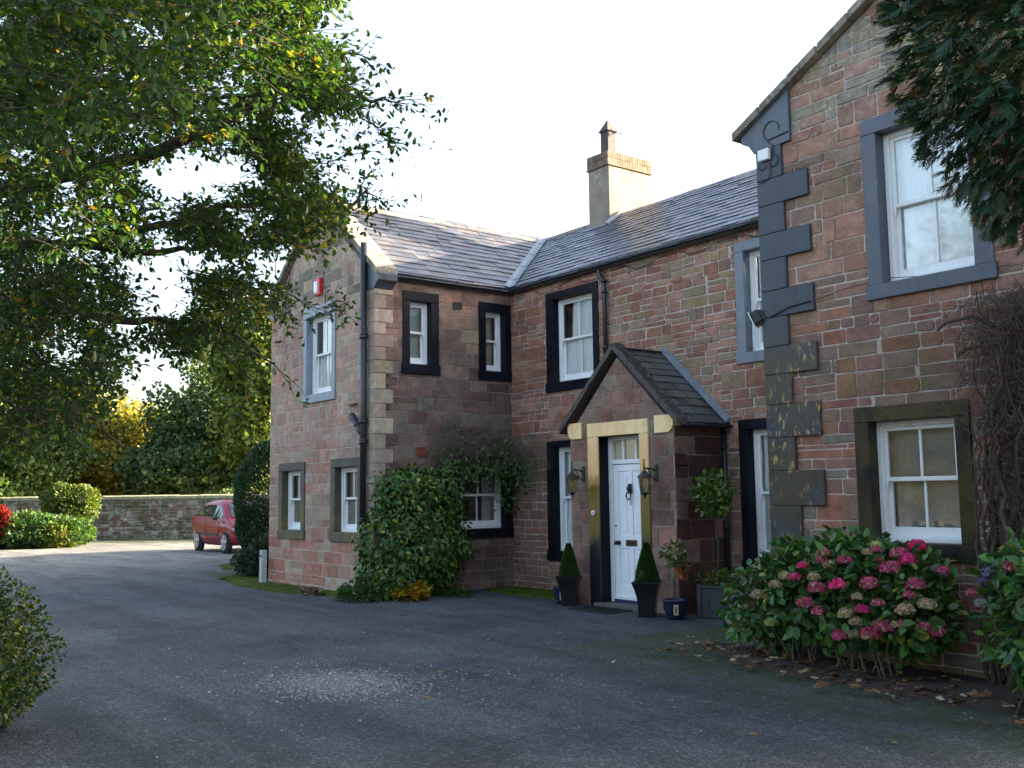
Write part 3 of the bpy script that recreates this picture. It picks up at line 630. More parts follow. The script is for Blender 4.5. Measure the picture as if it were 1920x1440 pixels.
# downpipes
mb=MB(); mb.smooth=True
mb.tube([(-11.9,YM-.09,5.25),(-11.9,YM-.09,5.12),(-11.83,YM-.07,5.0),(-11.81,YM-.07,4.9),(-11.81,YM-.07,2.2)],.036,n=12)
for z in(4.98,4.8,3.9): mb.lathe([(.036,0),(.048,0),(.048,.05),(.036,.05)],(-11.81,YM-.07,z),12)
H(mb.build('downpipe',M['gutter']))
mb=MB(); mb.smooth=True; mb.tube([(-9.42,YM-.08,2.5),(-9.42,YM-.08,.0)],.034,n=12)
for z in(2.2,1.1,.3): mb.lathe([(.034,0),(.046,0),(.046,.05),(.034,.05)],(-9.42,YM-.08,z),12)
H(mb.build('downpipe',M['gutter']))
# soil pipe on the far gable front
mb=MB(); mb.smooth=True; px,py=-14.62,YL-.09
mb.tube([(px,py,0),(px,py,5.82)],.055,n=14)
for z in(4.22,2.82,2.48,1.2): mb.lathe([(.055,-.03),(.072,-.02),(.072,.02),(.066,.03),(.072,.04),(.072,.06),(.055,.07)],(px,py,z),14)
mb.tube([(px,py,2.6),(px-.14,py,2.72),(px-.3,py,2.88),(px-.38,py-.01,2.95)],[.05,.05,.052,.066],n=14)
mb.lathe([(.05,0),(.066,.01),(.066,.05),(.05,.06)],(px-.2,py,2.76),14)
mb.smooth=False; mb.box(px-.62,px-.35,py+.02,py+.07,3.14,3.16); H(mb.build('soil_pipe',M['gutter']))
# vents
def vent(fm,a,b,c,d,mat):
    mb=MB(); fbox(mb,fm,a,b,c,c+.02,.0,.03); fbox(mb,fm,a,b,d-.02,d,.0,.03); fbox(mb,fm,a,a+.02,c+.02,d-.02,0,.03); fbox(mb,fm,b-.02,b,c+.02,d-.02,0,.03)
    for i in range(1,5):
        x=a+(b-a)*i/5; fbox(mb,fm,x-.007,x+.007,c+.02,d-.02,.0,.026,.002)
    for i in range(1,4):
        z=c+(d-c)*i/4; fbox(mb,fm,a+.02,b-.02,z-.006,z+.006,.0,.024,.002)
    fbox(mb,fm,a+.005,b-.005,c+.005,d-.005,.0,.016,.001); H(mb.build('air_vent',mat))
vent(mLR,9.64,9.82,4.84,4.96,M['vent_iron']); vent(mLR,8.89,9.08,2.27,2.42,M['terracotta'])
# ------------------------------------------------------------------ porch
PX0,PX1,PC=-11.62,-9.48,-10.56; mP=lambda s,z,d:(s,YP-d,z); mPR=lambda s,z,d:(PX1+d,s,z)
dh=(-11.0,-10.11,-.1,2.43)
mb=MB(); rng=random.Random(12); sl=1.0
sheet(mb,mP,PX0,PX1,-.1,2.5,[dh],.25); mb.prism([(PX0,2.5),(PX1,2.5),(PC,3.55)],lambda a,b:mP(a,b,0),lambda a,b:mP(a,b,-.25))
stones(mb,mP,PX0,PX1,-.1,3.5,[(-11.2,-9.97,-.1,2.62)],(.18,.3),(.22,.5),colP,rng,((-.98,1,2.5-.98*PX0),(.98,1,2.5+.98*PX1)),joint=.004,dep=(.003,.01),jit=.003,split=.12)
stones(mb,mP,PX0,PX1,2.62,3.5,[],(.14,.2),(.2,.42),colP,rng,((-.98,1,2.5-.98*PX0),(.98,1,2.5+.98*PX1)),joint=.004,dep=(.011,.016),jit=.003) if False else None
sheet(mb,mPR,YP+.251,YM-.001,-.1,2.5,[],.25); sheet(mb,mPR,YP+.001,YP+.2505,-.1,2.5,[],.02)
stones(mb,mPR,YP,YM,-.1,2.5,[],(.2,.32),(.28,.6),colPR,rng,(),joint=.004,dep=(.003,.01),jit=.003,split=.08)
sheet(mb,lambda s,z,d:(PX0-d,s,z),YP+.251,YM-.001,-.1,2.5,[],.25)
porch=H(mb.build('porch',[M['mortar_dark'],M['stone_dark']]))
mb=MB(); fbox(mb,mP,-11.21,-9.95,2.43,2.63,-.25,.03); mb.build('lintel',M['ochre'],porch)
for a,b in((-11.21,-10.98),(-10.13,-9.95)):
    mb=MB(); fbox(mb,mP,a,b,0.0,2.43,.0,.028); mb.build('jamb',M['refl_jamb'],porch)
mb=MB(); fbox(mb,mP,-11.0,-10.98,0,2.43,-.25,-.001,.001); fbox(mb,mP,-10.13,-10.11,0,2.43,-.25,-.001,.001); mb.build('reveal',M['black_paint'],porch)
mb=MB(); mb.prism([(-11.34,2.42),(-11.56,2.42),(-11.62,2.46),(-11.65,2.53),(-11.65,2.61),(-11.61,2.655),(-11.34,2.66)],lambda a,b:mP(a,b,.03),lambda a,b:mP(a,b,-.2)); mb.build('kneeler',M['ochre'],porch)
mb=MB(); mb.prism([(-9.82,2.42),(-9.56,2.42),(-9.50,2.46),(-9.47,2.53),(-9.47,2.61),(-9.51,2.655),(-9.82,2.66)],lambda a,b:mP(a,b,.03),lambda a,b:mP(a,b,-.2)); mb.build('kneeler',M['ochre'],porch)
# porch roof: slates on two slopes, stone verge, lead flashing
pz=3.66; pe=1.19; pze=2.53; rs=(pz-pze)/pe
mb=MB(); rng=random.Random(14)
for sg in(1,-1):
    e=(PC+sg*pe); mb.mat=1; roofbase(mb,[(e,YP+.08,pze),(e,YM,pze),(PC,YM,pz),(PC,YP+.08,pz)],.05); mb.mat=0
    slates(mb,(e,YP+.06,pze),(0,1,0),(-sg,0,rs),YM-YP-.06,math.hypot(pe,pz-pze),[(1,0,YM-YP-.06)],rng,w_=.24,exp_=.17,cols=((.075,.085,.085),(.055,.065,.065),(.09,.09,.08)))
mb.build('porch_roof',[M['slate'],M['slate_moss']],porch)
mb=MB()
for sg in(1,-1):
    for i in range(4):
        a,b=i/4,(i+1)/4-.008
        P=lambda t,dz:(PC+sg*(pe+.03)*(1-t),pze-.02+(pz-pze+.02)*t+dz)
        mb.prism([P(a,-.0),P(b,-.0),P(b,.10),P(a,.10)],lambda u,v:(u,YP-.09,v),lambda u,v:(u,YP+.12,v))
mb.build('verge_stone',simple('dark verge stone',(.085,.07,.062),.8,bump=.8,bs=30,var=.5),porch)
mb=MB(); r=random.Random(77)
for i in range(900):   # moss cushions on the verge and first slates
    t=r.random(); x=PC+(pe)*(1-t); z=pze+(pz-pze)*t+.10-.0; y=YP-.07+abs(r.gauss(0,.13)); s_=r.uniform(.006,.016)
    if y>YP+.12: z-=.075
    mb.ball((x,y,z+.004),s_,6,4,.6)
mb.build('moss',simple('dark roof moss',(.04,.043,.035),.95,bump=1,bs=60,var=.6),porch)
mb=MB()
for sg in(1,-1):
    mb.loft([[(PC+sg*(pe+.02),YM-.11,pze+.035),(PC,YM-.11,pz+.04),(PC,YM-.005,pz+.05),(PC+sg*(pe+.02),YM-.005,pze+.045)],[(PC+sg*(pe+.02),YM-.11,pze+.05),(PC,YM-.11,pz+.055),(PC,YM-.005,pz+.13),(PC+sg*(pe+.02),YM-.005,pze+.12)]])
mb.build('flashing',M['lead'],porch)
mb=MB(); mb.smooth=True
ex=PC+pe
ring=[(math.cos(math.pi*i/6)*.045,-math.sin(math.pi*i/6)*.045) for i in range(7)]; full=ring+[(x*.85,z*.85) for x,z in ring[::-1]]
mb.loft([[Vector((ex+x+.035,y,pze+.0+z)) for x,z in full] for y in(YP+.1,YM-.01)]); mb.tube([(ex+.03,YM-.08,pze-.04),(ex-.04+.0,YM-.08,pze-.12)],.03,n=10)
mb.build('porch_gutter',M['gutter'],porch)
mb=MB(); mb.bbox(-11.05,-10.05,YP-.12,YP+.26,-.02,.055,.012); mb.build('step',M['step'],porch)
# door
DY=YP+.20; mD=lambda s,z,d:(s,DY-d,z)
mb=MB(); fbox(mb,mD,-10.90,-10.18,.10,2.02,-.045,0,.003)
# raised stiles / rails leave sunk panels
def stile(a,b,c,d): fbox(mb,mD,a,b,c,d,0.0005,.012,.004)
stile(-10.90,-10.79,.10,2.02); stile(-10.29,-10.18,.10,2.02); stile(-10.79,-10.29,1.92,2.02); stile(-10.79,-10.29,.82,1.0); stile(-10.79,-10.29,.10,.30); stile(-10.575,-10.505,1.0,1.92); stile(-10.575,-10.505,.30,.82)
for (a,b,c,d) in((-10.77,-10.595,1.02,1.90),(-10.485,-10.31,1.02,1.90),(-10.77,-10.595,.32,.80),(-10.485,-10.31,.32,.80)): fbox(mb,mD,a+.03,b-.03,c+.03,d-.03,.0005,.007,.005)
door=H(mb.build('door',M['door']))
mb=MB(); fbox(mb,mD,-10.98,-10.905,.06,2.43,-.08,.03); fbox(mb,mD,-10.175,-10.13,.06,2.43,-.08,.03); fbox(mb,mD,-10.905,-10.175,2.37,2.43,-.08,.03); fbox(mb,mD,-10.905,-10.175,2.025,2.09,-.08,.035)
for x in(-10.68,-10.42): fbox(mb,mD,x-.016,x+.016,2.09,2.37,-.03,.01)
mb.build('door_frame',M['white'],door)
mb=MB(); fbox(mb,mD,-10.9,-10.18,2.09,2.37,-.02,-.015,.001); mb.build('fanlight',M['glass'],door)
mb=MB(); fbox(mb,mD,-10.9,-10.18,2.09,2.37,-.05,-.045,.001); mb.build('fanlight_reflection_panel',simple('cream reflection panel',(.88,.78,.62),.8,var=.05),door)  # pale panel added behind the glass to imitate its bright reflection
mb=MB(); fbox(mb,mD,-10.905,-10.175,.055,.098,-.05,.04); mb.build('threshold',M['blue_sill'],door)
mb=MB(); fbox(mb,mD,-10.91,-10.17,.10,.15,.012,.04,.006); mb.build('weatherboard',M['white'],door)
mb=MB(); kx,kz=-10.54,1.60
fbox(mb,mD,kx-.04,kx+.04,kz,kz+.14,.012,.04,.01); mb.ball(mD(kx,kz+.07,.05),.035,10,7); mb.tube([mD(kx+.05*math.sin(a),kz-.03+.055*math.cos(a),.055) for a in [2*math.pi*i/16 for i in range(17)]],.009,n=6); mb.build('knocker',M['iron'],door)
mb=MB(); mb.smooth=True; mb.tube([mD(-10.80,.90,.012),mD(-10.80,.90,.06)],.01,n=8); mb.ball(mD(-10.80,.90,.075),.032,12,8); mb.tube([mD(-10.80,.90,.012),mD(-10.80,.90,.018)],.035,n=12); mb.build('door_knob',M['iron'],door)
mb=MB(); fbox(mb,mD,-10.66,-10.43,.855,.945,.012,.02,.003); mb.mat=1; fbox(mb,mD,-10.63,-10.46,.875,.925,.02,.026,.003); mb.build('letterbox',[M['brass'],M['iron']],door)
mb=MB(); mb.tube([mD(-10.86,1.14,.012),mD(-10.86,1.14,.02)],.014,n=10); mb.build('keyhole_cover',M['iron'],door)
mb=MB(); fbox(mb,mD,-10.552,-10.528,1.44,1.53,.012,.035,.004); mb.build('latch_pull',M['plastic_white'],door)
for o in HOBJ: rel(o,house)
def thing(name,loc,label,cat,group=None,rz=0): return tag(empty(name,loc,rz),label,cat,group)
# doorbell
bl=thing('doorbell',(-11.1,YP-.028,1.33),'round white doorbell push on the gold-tinted jamb left of the front door','doorbell')
mb=MB(); mb.tube([(0,0,0),(0,-.02,0)],.035,n=18); mb.build('bell_plate',M['plastic_white'],bl)
mb=MB(); mb.tube([(0,-.0201,0),(0,-.028,0)],.014,n=12); mb.build('bell_button',simple('grey push',(.3,.3,.32),.4),bl)
# wall lanterns
def lantern():
    r=empty('wall_lantern')
    mb=MB(); mb.bbox(-.035,.035,-.025,0,-.11,.11,.01); mb.build('backplate',M['iron'],r)
    mb=MB(); mb.smooth=True; mb.tube([(0,-.02,.03),(0,-.09,.05),(0,-.17,.06),(0,-.23,.055)],.011,n=8); mb.tube([(0,-.02,-.07),(0,-.05,-.09),(0,-.11,-.04),(0,-.14,.03),(0,-.17,.055)],.008,n=6); mb.tube([(0,-.23,.055),(0,-.23,.02)],.012,n=8); mb.build('arm',M['iron'],r)
    mb=MB(); cx,cy=0,-.23
    mb.lathe([(.01,.10),(.014,.06),(.02,.03),(.045,.0),(.05,-.01),(.10,-.055),(.105,-.065),(.085,-.07)],(cx,cy,0),6); mb.lathe([(.004,.18),(.012,.16),(.006,.14),(.012,.12),(.01,.10)][::-1],(cx,cy,0),8); mb.build('canopy',M['iron'],r)
    mb=MB()
    for k_ in range(6):
        a=2*math.pi*k_/6; mb.tube([(cx+.084*math.cos(a),cy+.084*math.sin(a),-.07),(cx+.055*math.cos(a),cy+.055*math.sin(a),-.27)],.005,n=4)
    mb.lathe([(.058,-.265),(.062,-.275),(.04,-.295),(.015,-.31),(.02,-.325),(.004,-.35)][::-1],(cx,cy,0),6); mb.build('cage',M['iron'],r)
    mb=MB(); mb.lathe([(.052,-.265),(.08,-.07)],(cx,cy,0),6,cap=False); mb.build('lantern_glass',M['lamp_glass'],r)
    mb=MB(); mb.smooth=True; mb.lathe([(.012,-.25),(.014,-.2),(.03,-.17),(.03,-.14),(.01,-.11)],(cx,cy,0),10); mb.build('bulb',M['plastic_white'],r)
    return r
t=NT('amber glass'); tr=t.n('BsdfTransparent',Color=(.62,.55,.36)); gl=t.n('BsdfGlossy',Color=(1,1,1),Roughness=.1); mx=t.n('MixShader',i0=.12); t.t.links.new(tr.outputs[0],mx.inputs[1]); t.t.links.new(gl.outputs[0],mx.inputs[2]); t.t.links.new(mx.outputs[0],t.out.inputs[0]); M['lamp_glass']=t.m
l1=lantern(); l1.location=(-11.32,YP-.012,1.90); tag(l1,'black iron coach lantern on the wall left of the white front door','lantern','coach lanterns either side of the porch door')
l2=copy_tree(l1); l2.location=(-9.82,YP-.012,1.88); tag(l2,'black iron coach lantern on the wall right of the white front door','lantern','coach lanterns either side of the porch door')
# alarm box
a=thing('alarm_box',(-16.37,YL,5.38),'red and white burglar alarm box high on the far gable','alarm box')
mb=MB(); mb.bbox(-.11,.11,-.09,0,-.155,.155,.015); mb.build('casing',M['alarm_red'],a); mb=MB(); mb.bbox(-.111,.03,-.094,-.0901,-.10,.10,.002);mb.build('front_label',M['plastic_white'],a)
# junction box with cable
a=thing('junction_box',(-6.49,YR-.04,5.07),'small white junction box with looped black cable on the grey kneeler corner','junction box')
mb=MB(); mb.bbox(-.07,.07,-.05,0,-.06,.06,.008); mb.build('box_case',M['plastic_white'],a)
mb=MB(); P=[]
def arc(cx,cz,r_,a0,a1,y=-.012,n=10): return [(cx+r_*math.cos(R(a0+(a1-a0)*i/n)),y,cz+r_*math.sin(R(a0+(a1-a0)*i/n))) for i in range(n+1)]
mb.tube(arc(-.04,-.10,.045,180,360),.005,n=5); mb.tube(arc(.10,-.08,.06,200,420),.005,n=5); mb.tube([(.05,-.012,-.05),(.06,-.012,-.2),(.03,-.012,-.26),(-.08,-.012,-.28)],.005,n=5)
mb.tube(arc(.09,.24,.10,-10,230)+[(.03,-.012,.15),(.10,-.012,.08),(.10,-.012,-.02)],.005,n=5); mb.tube([(.05,-.012,.15),(.30,-.012,.17)],.007,n=5)
mb.build('cable',M['cable'],a)
# flood light at the corner + cable across wall
a=thing('security_light',(-6.62,YR+.02,3.42),'black floodlight with white face mounted on the black painted corner','security light')
mb=MB(); tf=lambda x,y,z:(Matrix.Rotation(R(205),3,'Z')@Matrix.Rotation(R(25),3,'Y'))@Vector((x,y,z))
mb.bbox(.03,.13,-.10,.10,-.06,.08,.012,tf=tf); 
for i in range(6): mb.bbox(.005,.03,-.08+.03*i,-.07+.03*i,-.05,.06,.002,tf=tf)
mb.tube([(.03,0,-.05),(0,0,-.06),(-.05,0,-.03)],.012); mb.build('lamp_housing',M['gutter'],a)
mb=MB(); mb.bbox(.1301,.14,-.11,.11,-.07,.09,.003,tf=tf); mb.build('lamp_face',M['plastic_white'],a)
mb=MB(); mb.tube([(.02,-.05,-.04),(.1,-.07,-.05),(.35,-.075,0.02),(.62,-.075,.04)],.006,n=5); mb.mat=1; mb.tube([(.62,-.045,.04),(.95,-.04,.10),(1.4,-.035,.13),(1.9,-.032,.06),(2.7,-.03,.02)],.004,n=4); mb.build('cable',[M['cable'],M['twig']],a)
cb=MB(); r=random.Random(3); pts=[]
for i in range(30):
    x=-14.2+i*(6.9/29); pts.append((x,YM-.035,5.12+.05*math.sin(i*1.3)+ (.05 if i%5==2 else 0)))
cb.tube(pts,.005,n=4); tag(cb.build('wall_cable',M['cable']),'thin black cable sagging just below the gutter of the middle wing','cable')
# door mat
m=MB(); m.bbox(-.42,.42,-.24,.24,0,.014,.004)
for i in range(20):
    m.box(-.40+.04*i,-.39+.04*i,-.22,.22,.0141,.018)
o=m.build('door_mat',M['mat']); o.location=(-10.62,9.52,.004); tag(o,'thin dark rubber mat on the ground in front of the white door','door mat')
# ------------------------------------------------------------------ ground
mb=MB(); n=60
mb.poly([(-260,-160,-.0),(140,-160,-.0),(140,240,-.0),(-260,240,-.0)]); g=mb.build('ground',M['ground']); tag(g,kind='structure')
def strip(name,pts,mat,z,amp,seed,kind='structure'):
    """ragged-edged low bank laid on the ground"""
    r=random.Random(seed); v=[]
    mb=MB(); c=Vector((sum(p[0] for p in pts)/len(pts),sum(p[1] for p in pts)/len(pts),0)); ring=[]
    for i in range(len(pts)):
        p,q=Vector((*pts[i],0)),Vector((*pts[(i+1)%len(pts)],0)); m=max(2,int((q-p).length/.12))
        for j in range(m): ring.append(p+(q-p)*j/m+Vector((r.uniform(-amp,amp),r.uniform(-amp,amp),0)))
    mb.smooth=True
    inn=[c+(p-c)*.86+Vector((0,0,z*r.uniform(.7,1.2))) for p in ring]; mb.loft([[p-Vector((0,0,.01)) for p in ring],[c+(p-c)*.95+Vector((0,0,z*.7)) for p in ring],inn],cap=False); b=len(mb.v); mb.v+= [tuple(p) for p in inn]; mb.face(list(range(b,b+len(inn))))
    return tag(mb.build(name,mat),kind=kind)
strip('flower_bed',[(-7.6,8.9),(-7.4,8.0),(-6.2,7.45),(-4.4,7.25),(-2.5,7.2),(-2.5,8.35),(-6.55,8.35),(-6.7,9.4)],M['soil'],.05,.05,4)
strip('moss',[(-19.6,8.5),(-21.5,8.9),(-20.2,7.75),(-18.4,7.35),(-16.4,7.25),(-15.0,7.7),(-14.9,8.1),(-18.5,8.12)],M['moss'],.022,.07,5)
strip('moss',[(-14.35,10.1),(-13.2,9.95),(-12.0,10.0),(-11.65,10.2),(-11.65,10.88),(-14.38,10.88)],M['moss'],.025,.06,6)
strip('moss',[(-26.5,11.6),(-24.0,9.2),(-22.2,8.7),(-21.2,9.4),(-23,11.6)],M['moss'],.03,.1,7)
# ------------------------------------------------------------------ plants
def rnd(rs,n): 
    v=rs.normal(size=(n,3)); return v/np.linalg.norm(v,axis=1,keepdims=True)
def jitcol(rs,base,n,var=.3):
    base=np.array(base,float); idx=rs.randint(0,len(base),n) if base.ndim==2 else None
    c=base[idx] if idx is not None else np.tile(base,(n,1))
    return c*rs.uniform(1-var,1+var,(n,1))
def pal(rs,n,items,var=.3):
    w_=np.array([i[0] for i in items],float); w_/=w_.sum(); idx=rs.choice(len(items),n,p=w_); c=np.array([i[1] for i in items],float)[idx]
    return c*rs.uniform(1-var,1+var,(n,1))
def blob_pts(rs,n,blobs,shell=.35,lump=.18,seed=0):
    """points through the outer part of a union of lumpy ellipsoids; returns pos, outward normal"""
    P=[];N=[]; vol=np.array([b[3]*b[4]*b[5] for b in blobs])**(2/3); cnt=(vol/vol.sum()*n).astype(int)
    for (cx,cy,cz,rx,ry,rz),m in zip(blobs,cnt):
        d=rnd(rs,m); ph=rs.uniform(0,6,6); l=1+lump*(np.sin(d[:,0]*5+ph[0])*np.sin(d[:,1]*5+ph[1])+np.sin(d[:,2]*6+ph[2])*.6+.5*np.sin(d[:,0]*11+ph[3])*np.sin(d[:,2]*12+ph[4]))
        rr=(1-shell*rs.uniform(0,1,m)**1.6)*l; p=np.stack([cx+d[:,0]*rx*rr,cy+d[:,1]*ry*rr,cz+d[:,2]*rz*rr],1)
        nn=d/np.array([rx,ry,rz]); nn/=np.linalg.norm(nn,axis=1,keepdims=True); P.append(p);N.append(nn)
    P=np.concatenate(P);N=np.concatenate(N)
    keep=np.ones(len(P),bool)
    for (cx,cy,cz,rx,ry,rz) in blobs:
        q=((P[:,0]-cx)/rx)**2+((P[:,1]-cy)/ry)**2+((P[:,2]-cz)/rz)**2; keep&=q>(1-shell)**2*.8
    keep&=P[:,2]>.01
    return P[keep],N[keep]
def crown(name,blobs,n,size,cols,mat,parent,seed,tmpl=CLUMP,fcs=CLUMPF,shell=.4,lump=.18,var=.35,up=.3,point=.6):
    rs=np.random.RandomState(seed); P,N=blob_pts(rs,n,blobs,shell,lump); m=len(P)
    D=N*point+rnd(rs,m)*.8+np.array([0,0,up*.5]); NN=N*.5+rnd(rs,m)*.7+np.array([0,0,up])
    return leaves(name,P,D,NN,size*rs.uniform(.6,1.4,m),pal(rs,m,cols,var),tmpl,fcs,mat,parent)
def trunk(parent,pts,r0,r1,name='trunk',mat='bark',branches=()):
    mb=MB(); mb.smooth=True; mb.tube(pts,r0,r1,n=10)
    for b in branches: mb.tube(b[0],b[1],b[2],n=6)
    return mb.build(name,M[mat],parent)
G1=(.045,.085,.02);G2=(.06,.11,.022);G3=(.085,.13,.025);YG=(.17,.19,.03);YL_=(.36,.25,.03);OR=(.34,.16,.03);DG=(.02,.045,.018);BG=(.03,.07,.045)
# big foreground tree ---------------------------------------------------
tr=thing('broadleaf_tree',tuple(gnd(-420,7.8)),'large overhanging broadleaf tree with yellowing leaves reaching across the sky','tree'); TL=tr.location
def L_(x,y,t): return at(x,y,t)-TL
limbs=[([(-420,900,7.8),(-400,640,7.8),(-330,470,7.7),(-200,300,7.5),(-60,60,7.2),(60,-200,7.2)],.17,.08),
 ([(-330,470,7.7),(-150,470,7.4),(0,462,7.2),(130,457,7.0),(300,470,7.0),(380,462,7.1),(450,430,7.2)],.06,.004),
 ([(-330,450,7.7),(-100,380,7.1),(120,325,6.8),(250,298,6.5),(400,240,6.3),(500,170,6.3),(620,175,6.3),(700,192,6.4),(765,186,6.4)],.06,.003),
 ([(-200,300,7.5),(0,130,6.6),(150,62,6.0),(200,18,6.0),(320,-80,6.0)],.06,.02),
 ([(-200,300,7.5),(-60,140,6.2),(60,118,6),(200,150,6),(330,172,6),(460,185,6),(560,160,6)],.03,.006),
 ([(-340,520,7.7),(-100,560,7.0),(60,575,6.5),(250,600,6.2),(400,610,6),(460,640,5.9),(520,690,5.9)],.04,.004),
 ([(130,457,7.0),(300,425,6.5),(430,385,6.5),(560,372,6.5),(650,400,6.6),(680,350,6.6),(705,370,6.6)],.03,.003),
 ([(320,-60,6.0),(430,10,6.2),(560,60,6.2),(620,95,6.2),(680,105,6.2)],.02,.003),
 ([(-340,560,7.7),(-100,700,7.2),(60,740,7),(180,790,7),(240,850,7)],.04,.004),
 ([(560,160,6.2),(660,190,6.2),(705,235,6.2),(738,268,6.2)],.008,.002),
 ([(500,370,6.5),(600,310,6.4),(660,290,6.4)],.008,.002),([(540,480,7.2),(545,540,6.8),(535,585,6.6)],.005,.002),
 ([(420,478,7),(500,540,6.8),(600,580,6.8),(640,580,6.8)],.006,.002)]
mb=MB(); mb.smooth=True; lp=[]
for pts,r0,r1 in limbs:
    q=[L_(*p) for p in pts]; 
    sub=[]; rr=random.Random(len(lp)+3)
    for i in range(len(q)-1):
        for j in range(4):
            t_=j/4; sub.append(q[i].lerp(q[i+1],t_)+Vector((rr.uniform(-1,1),rr.uniform(-1,1),rr.uniform(-1,1)))*.02)
    sub.append(q[-1])
    mb.tube(sub,r0,r1,n=8); lp.append((sub,r0,r1))
mb.build('trunk',M['bark'],tr)
polys=[([(-120,-120),(560,-120),(610,-40),(590,60),(560,110),(600,170),(540,220),(500,270),(380,285),(300,320),(330,440),(260,470),(120,480),(-120,480)],8.5,(4.6,9.5)),
 ([(560,-60),(640,-60),(650,0),(610,60),(660,110),(690,170),(660,210),(600,200),(560,120)],1.0,(5,7)),
 ([(350,400),(480,360),(590,350),(640,370),(650,410),(590,445),(530,475),(460,490),(400,470),(330,455)],1.3,(5.2,8)),
 ([(500,260),(560,230),(600,270),(620,330),(560,340),(520,310)],.5,(5.5,7)),
 ([(-120,480),(250,490),(290,560),(240,620),(280,680),(220,740),(200,780),(140,820),(30,850),(-120,860)],5.0,(5.2,9.5)),
 ([(400,500),(540,520),(520,580),(480,610),(420,560)],.4,(5.4,7)),
 ([(300,620),(420,590),(500,650),(500,690),(430,650),(330,660)],.35,(5.4,6.6)),
 ([(-100,-100),(420,-100),(420,200),(200,260),(-100,260)],1.0,(3.4,4.6))]
def inpoly(x,y,P):
    c=False; n=len(P)
    for i in range(n):
        x1,y1=P[i];x2,y2=P[i-1]
        if (y1>y)!=(y2>y) and x<(x2-x1)*(y-y1)/(y2-y1)+x1: c=not c
    return c
rg=random.Random(21); tw=MB(); LPs=[];LDs=[];LNs=[];LSs=[];LY=[]
tot=sum(p[1] for p in polys); NT_=5200
def twig(p,d,L,nl,r0=.004,sparse=1):
    pts=[p]; d=d.normalized(); dd=d.copy()
    for i in range(4):
        dd=(dd+Vector((rg.uniform(-.3,.3),rg.uniform(-.3,.3),rg.uniform(-.3,.22)))).normalized(); pts.append(pts[-1]+dd*L/4)
    tw.tube(pts,r0,.0012,n=3,cap=False); yel=rg.random()<.05
    for j in range(nl):
        t_=(j+rg.random())/nl*4; i=min(3,int(t_)); q=pts[i].lerp(pts[i+1],t_-i); sd=Vector((rg.uniform(-1,1),rg.uniform(-1,1),rg.uniform(-.9,.7))).normalized()
        ax=(pts[i+1]-pts[i]).normalized(); ld=(ax*.6+sd).normalized(); stalk=q+ld*rg.uniform(.01,.03)
        for kk in range(3 if rg.random()<.6 else 1):
            l2=(ld+Vector((rg.uniform(-1,1),rg.uniform(-1,1),rg.uniform(-1,.6)))*.65*(kk>0)).normalized(); LPs.append(stalk); LDs.append(l2); LNs.append(Vector((rg.uniform(-.6,.6),rg.uniform(-.6,.6),1))); LSs.append(rg.choice((.022,.028,.034,.04,.05))*rg.uniform(.85,1.15)); LY.append(yel and rg.random()<.75)
trunkc=L_(-420,350,7.8)
for P,wt_,dr in polys:
    xs_=[p[0] for p in P];ys_=[p[1] for p in P]; m=int(NT_*wt_/tot); c=0
    while c<m:
        x,y=rg.uniform(min(xs_),max(xs_)),rg.uniform(min(ys_),max(ys_))
        if not inpoly(x,y,P): continue
        # natural clearings
        if math.sin(x*.021+1.3)*math.sin(y*.026+.4)>.62 and rg.random()<.75: c+=.3; continue
        c+=1
        p=L_(x-(32 if wt_!=1.3 else 4),y-(8 if wt_==1.3 else 0),rg.uniform(*dr)); d=(p-trunkc); d.z*=.35; d=d.normalized()+Vector((rg.uniform(-.8,.8),rg.uniform(-.8,.8),rg.uniform(-.55,.35)))
        d=d.normalized(); L=rg.uniform(.2,.38); twig(p-d*L*.5,d,L,rg.randint(9,17),.003)
for sub,r0,r1 in lp[1:]:
    for i in range(4,len(sub)):
        for q in range(2 if r1<.004 else 1):
            d=(sub[i]-sub[i-1]).normalized()+Vector((rg.uniform(-1,1),rg.uniform(-1,1),rg.uniform(-.7,.5))); twig(sub[i],d,rg.uniform(.15,.35),rg.randint(5,9) if r1<.005 else 12,.003)
tag(tw.build('twigs',M['bark'],tr),kind='stuff')
rs=np.random.RandomState(3); n=len(LPs); cc=pal(rs,n,[(5,(.024,.062,.018)),(4,(.034,.082,.02)),(2.6,(.085,.135,.022)),(.3,(.2,.19,.02)),(.05,(.28,.13,.02))],.3); ly=np.array(LY); cc[ly]=pal(rs,int(ly.sum()),[(2,(.34,.27,.03)),(.5,(.32,.17,.03)),(3,(.22,.24,.03))],.2)
tag(leaves('foliage',[tuple(p) for p in LPs],[tuple(p) for p in LDs],[tuple(p) for p in LNs],LSs,cc,LEAF,LEAFF,M['leaf'],tr),kind='stuff')
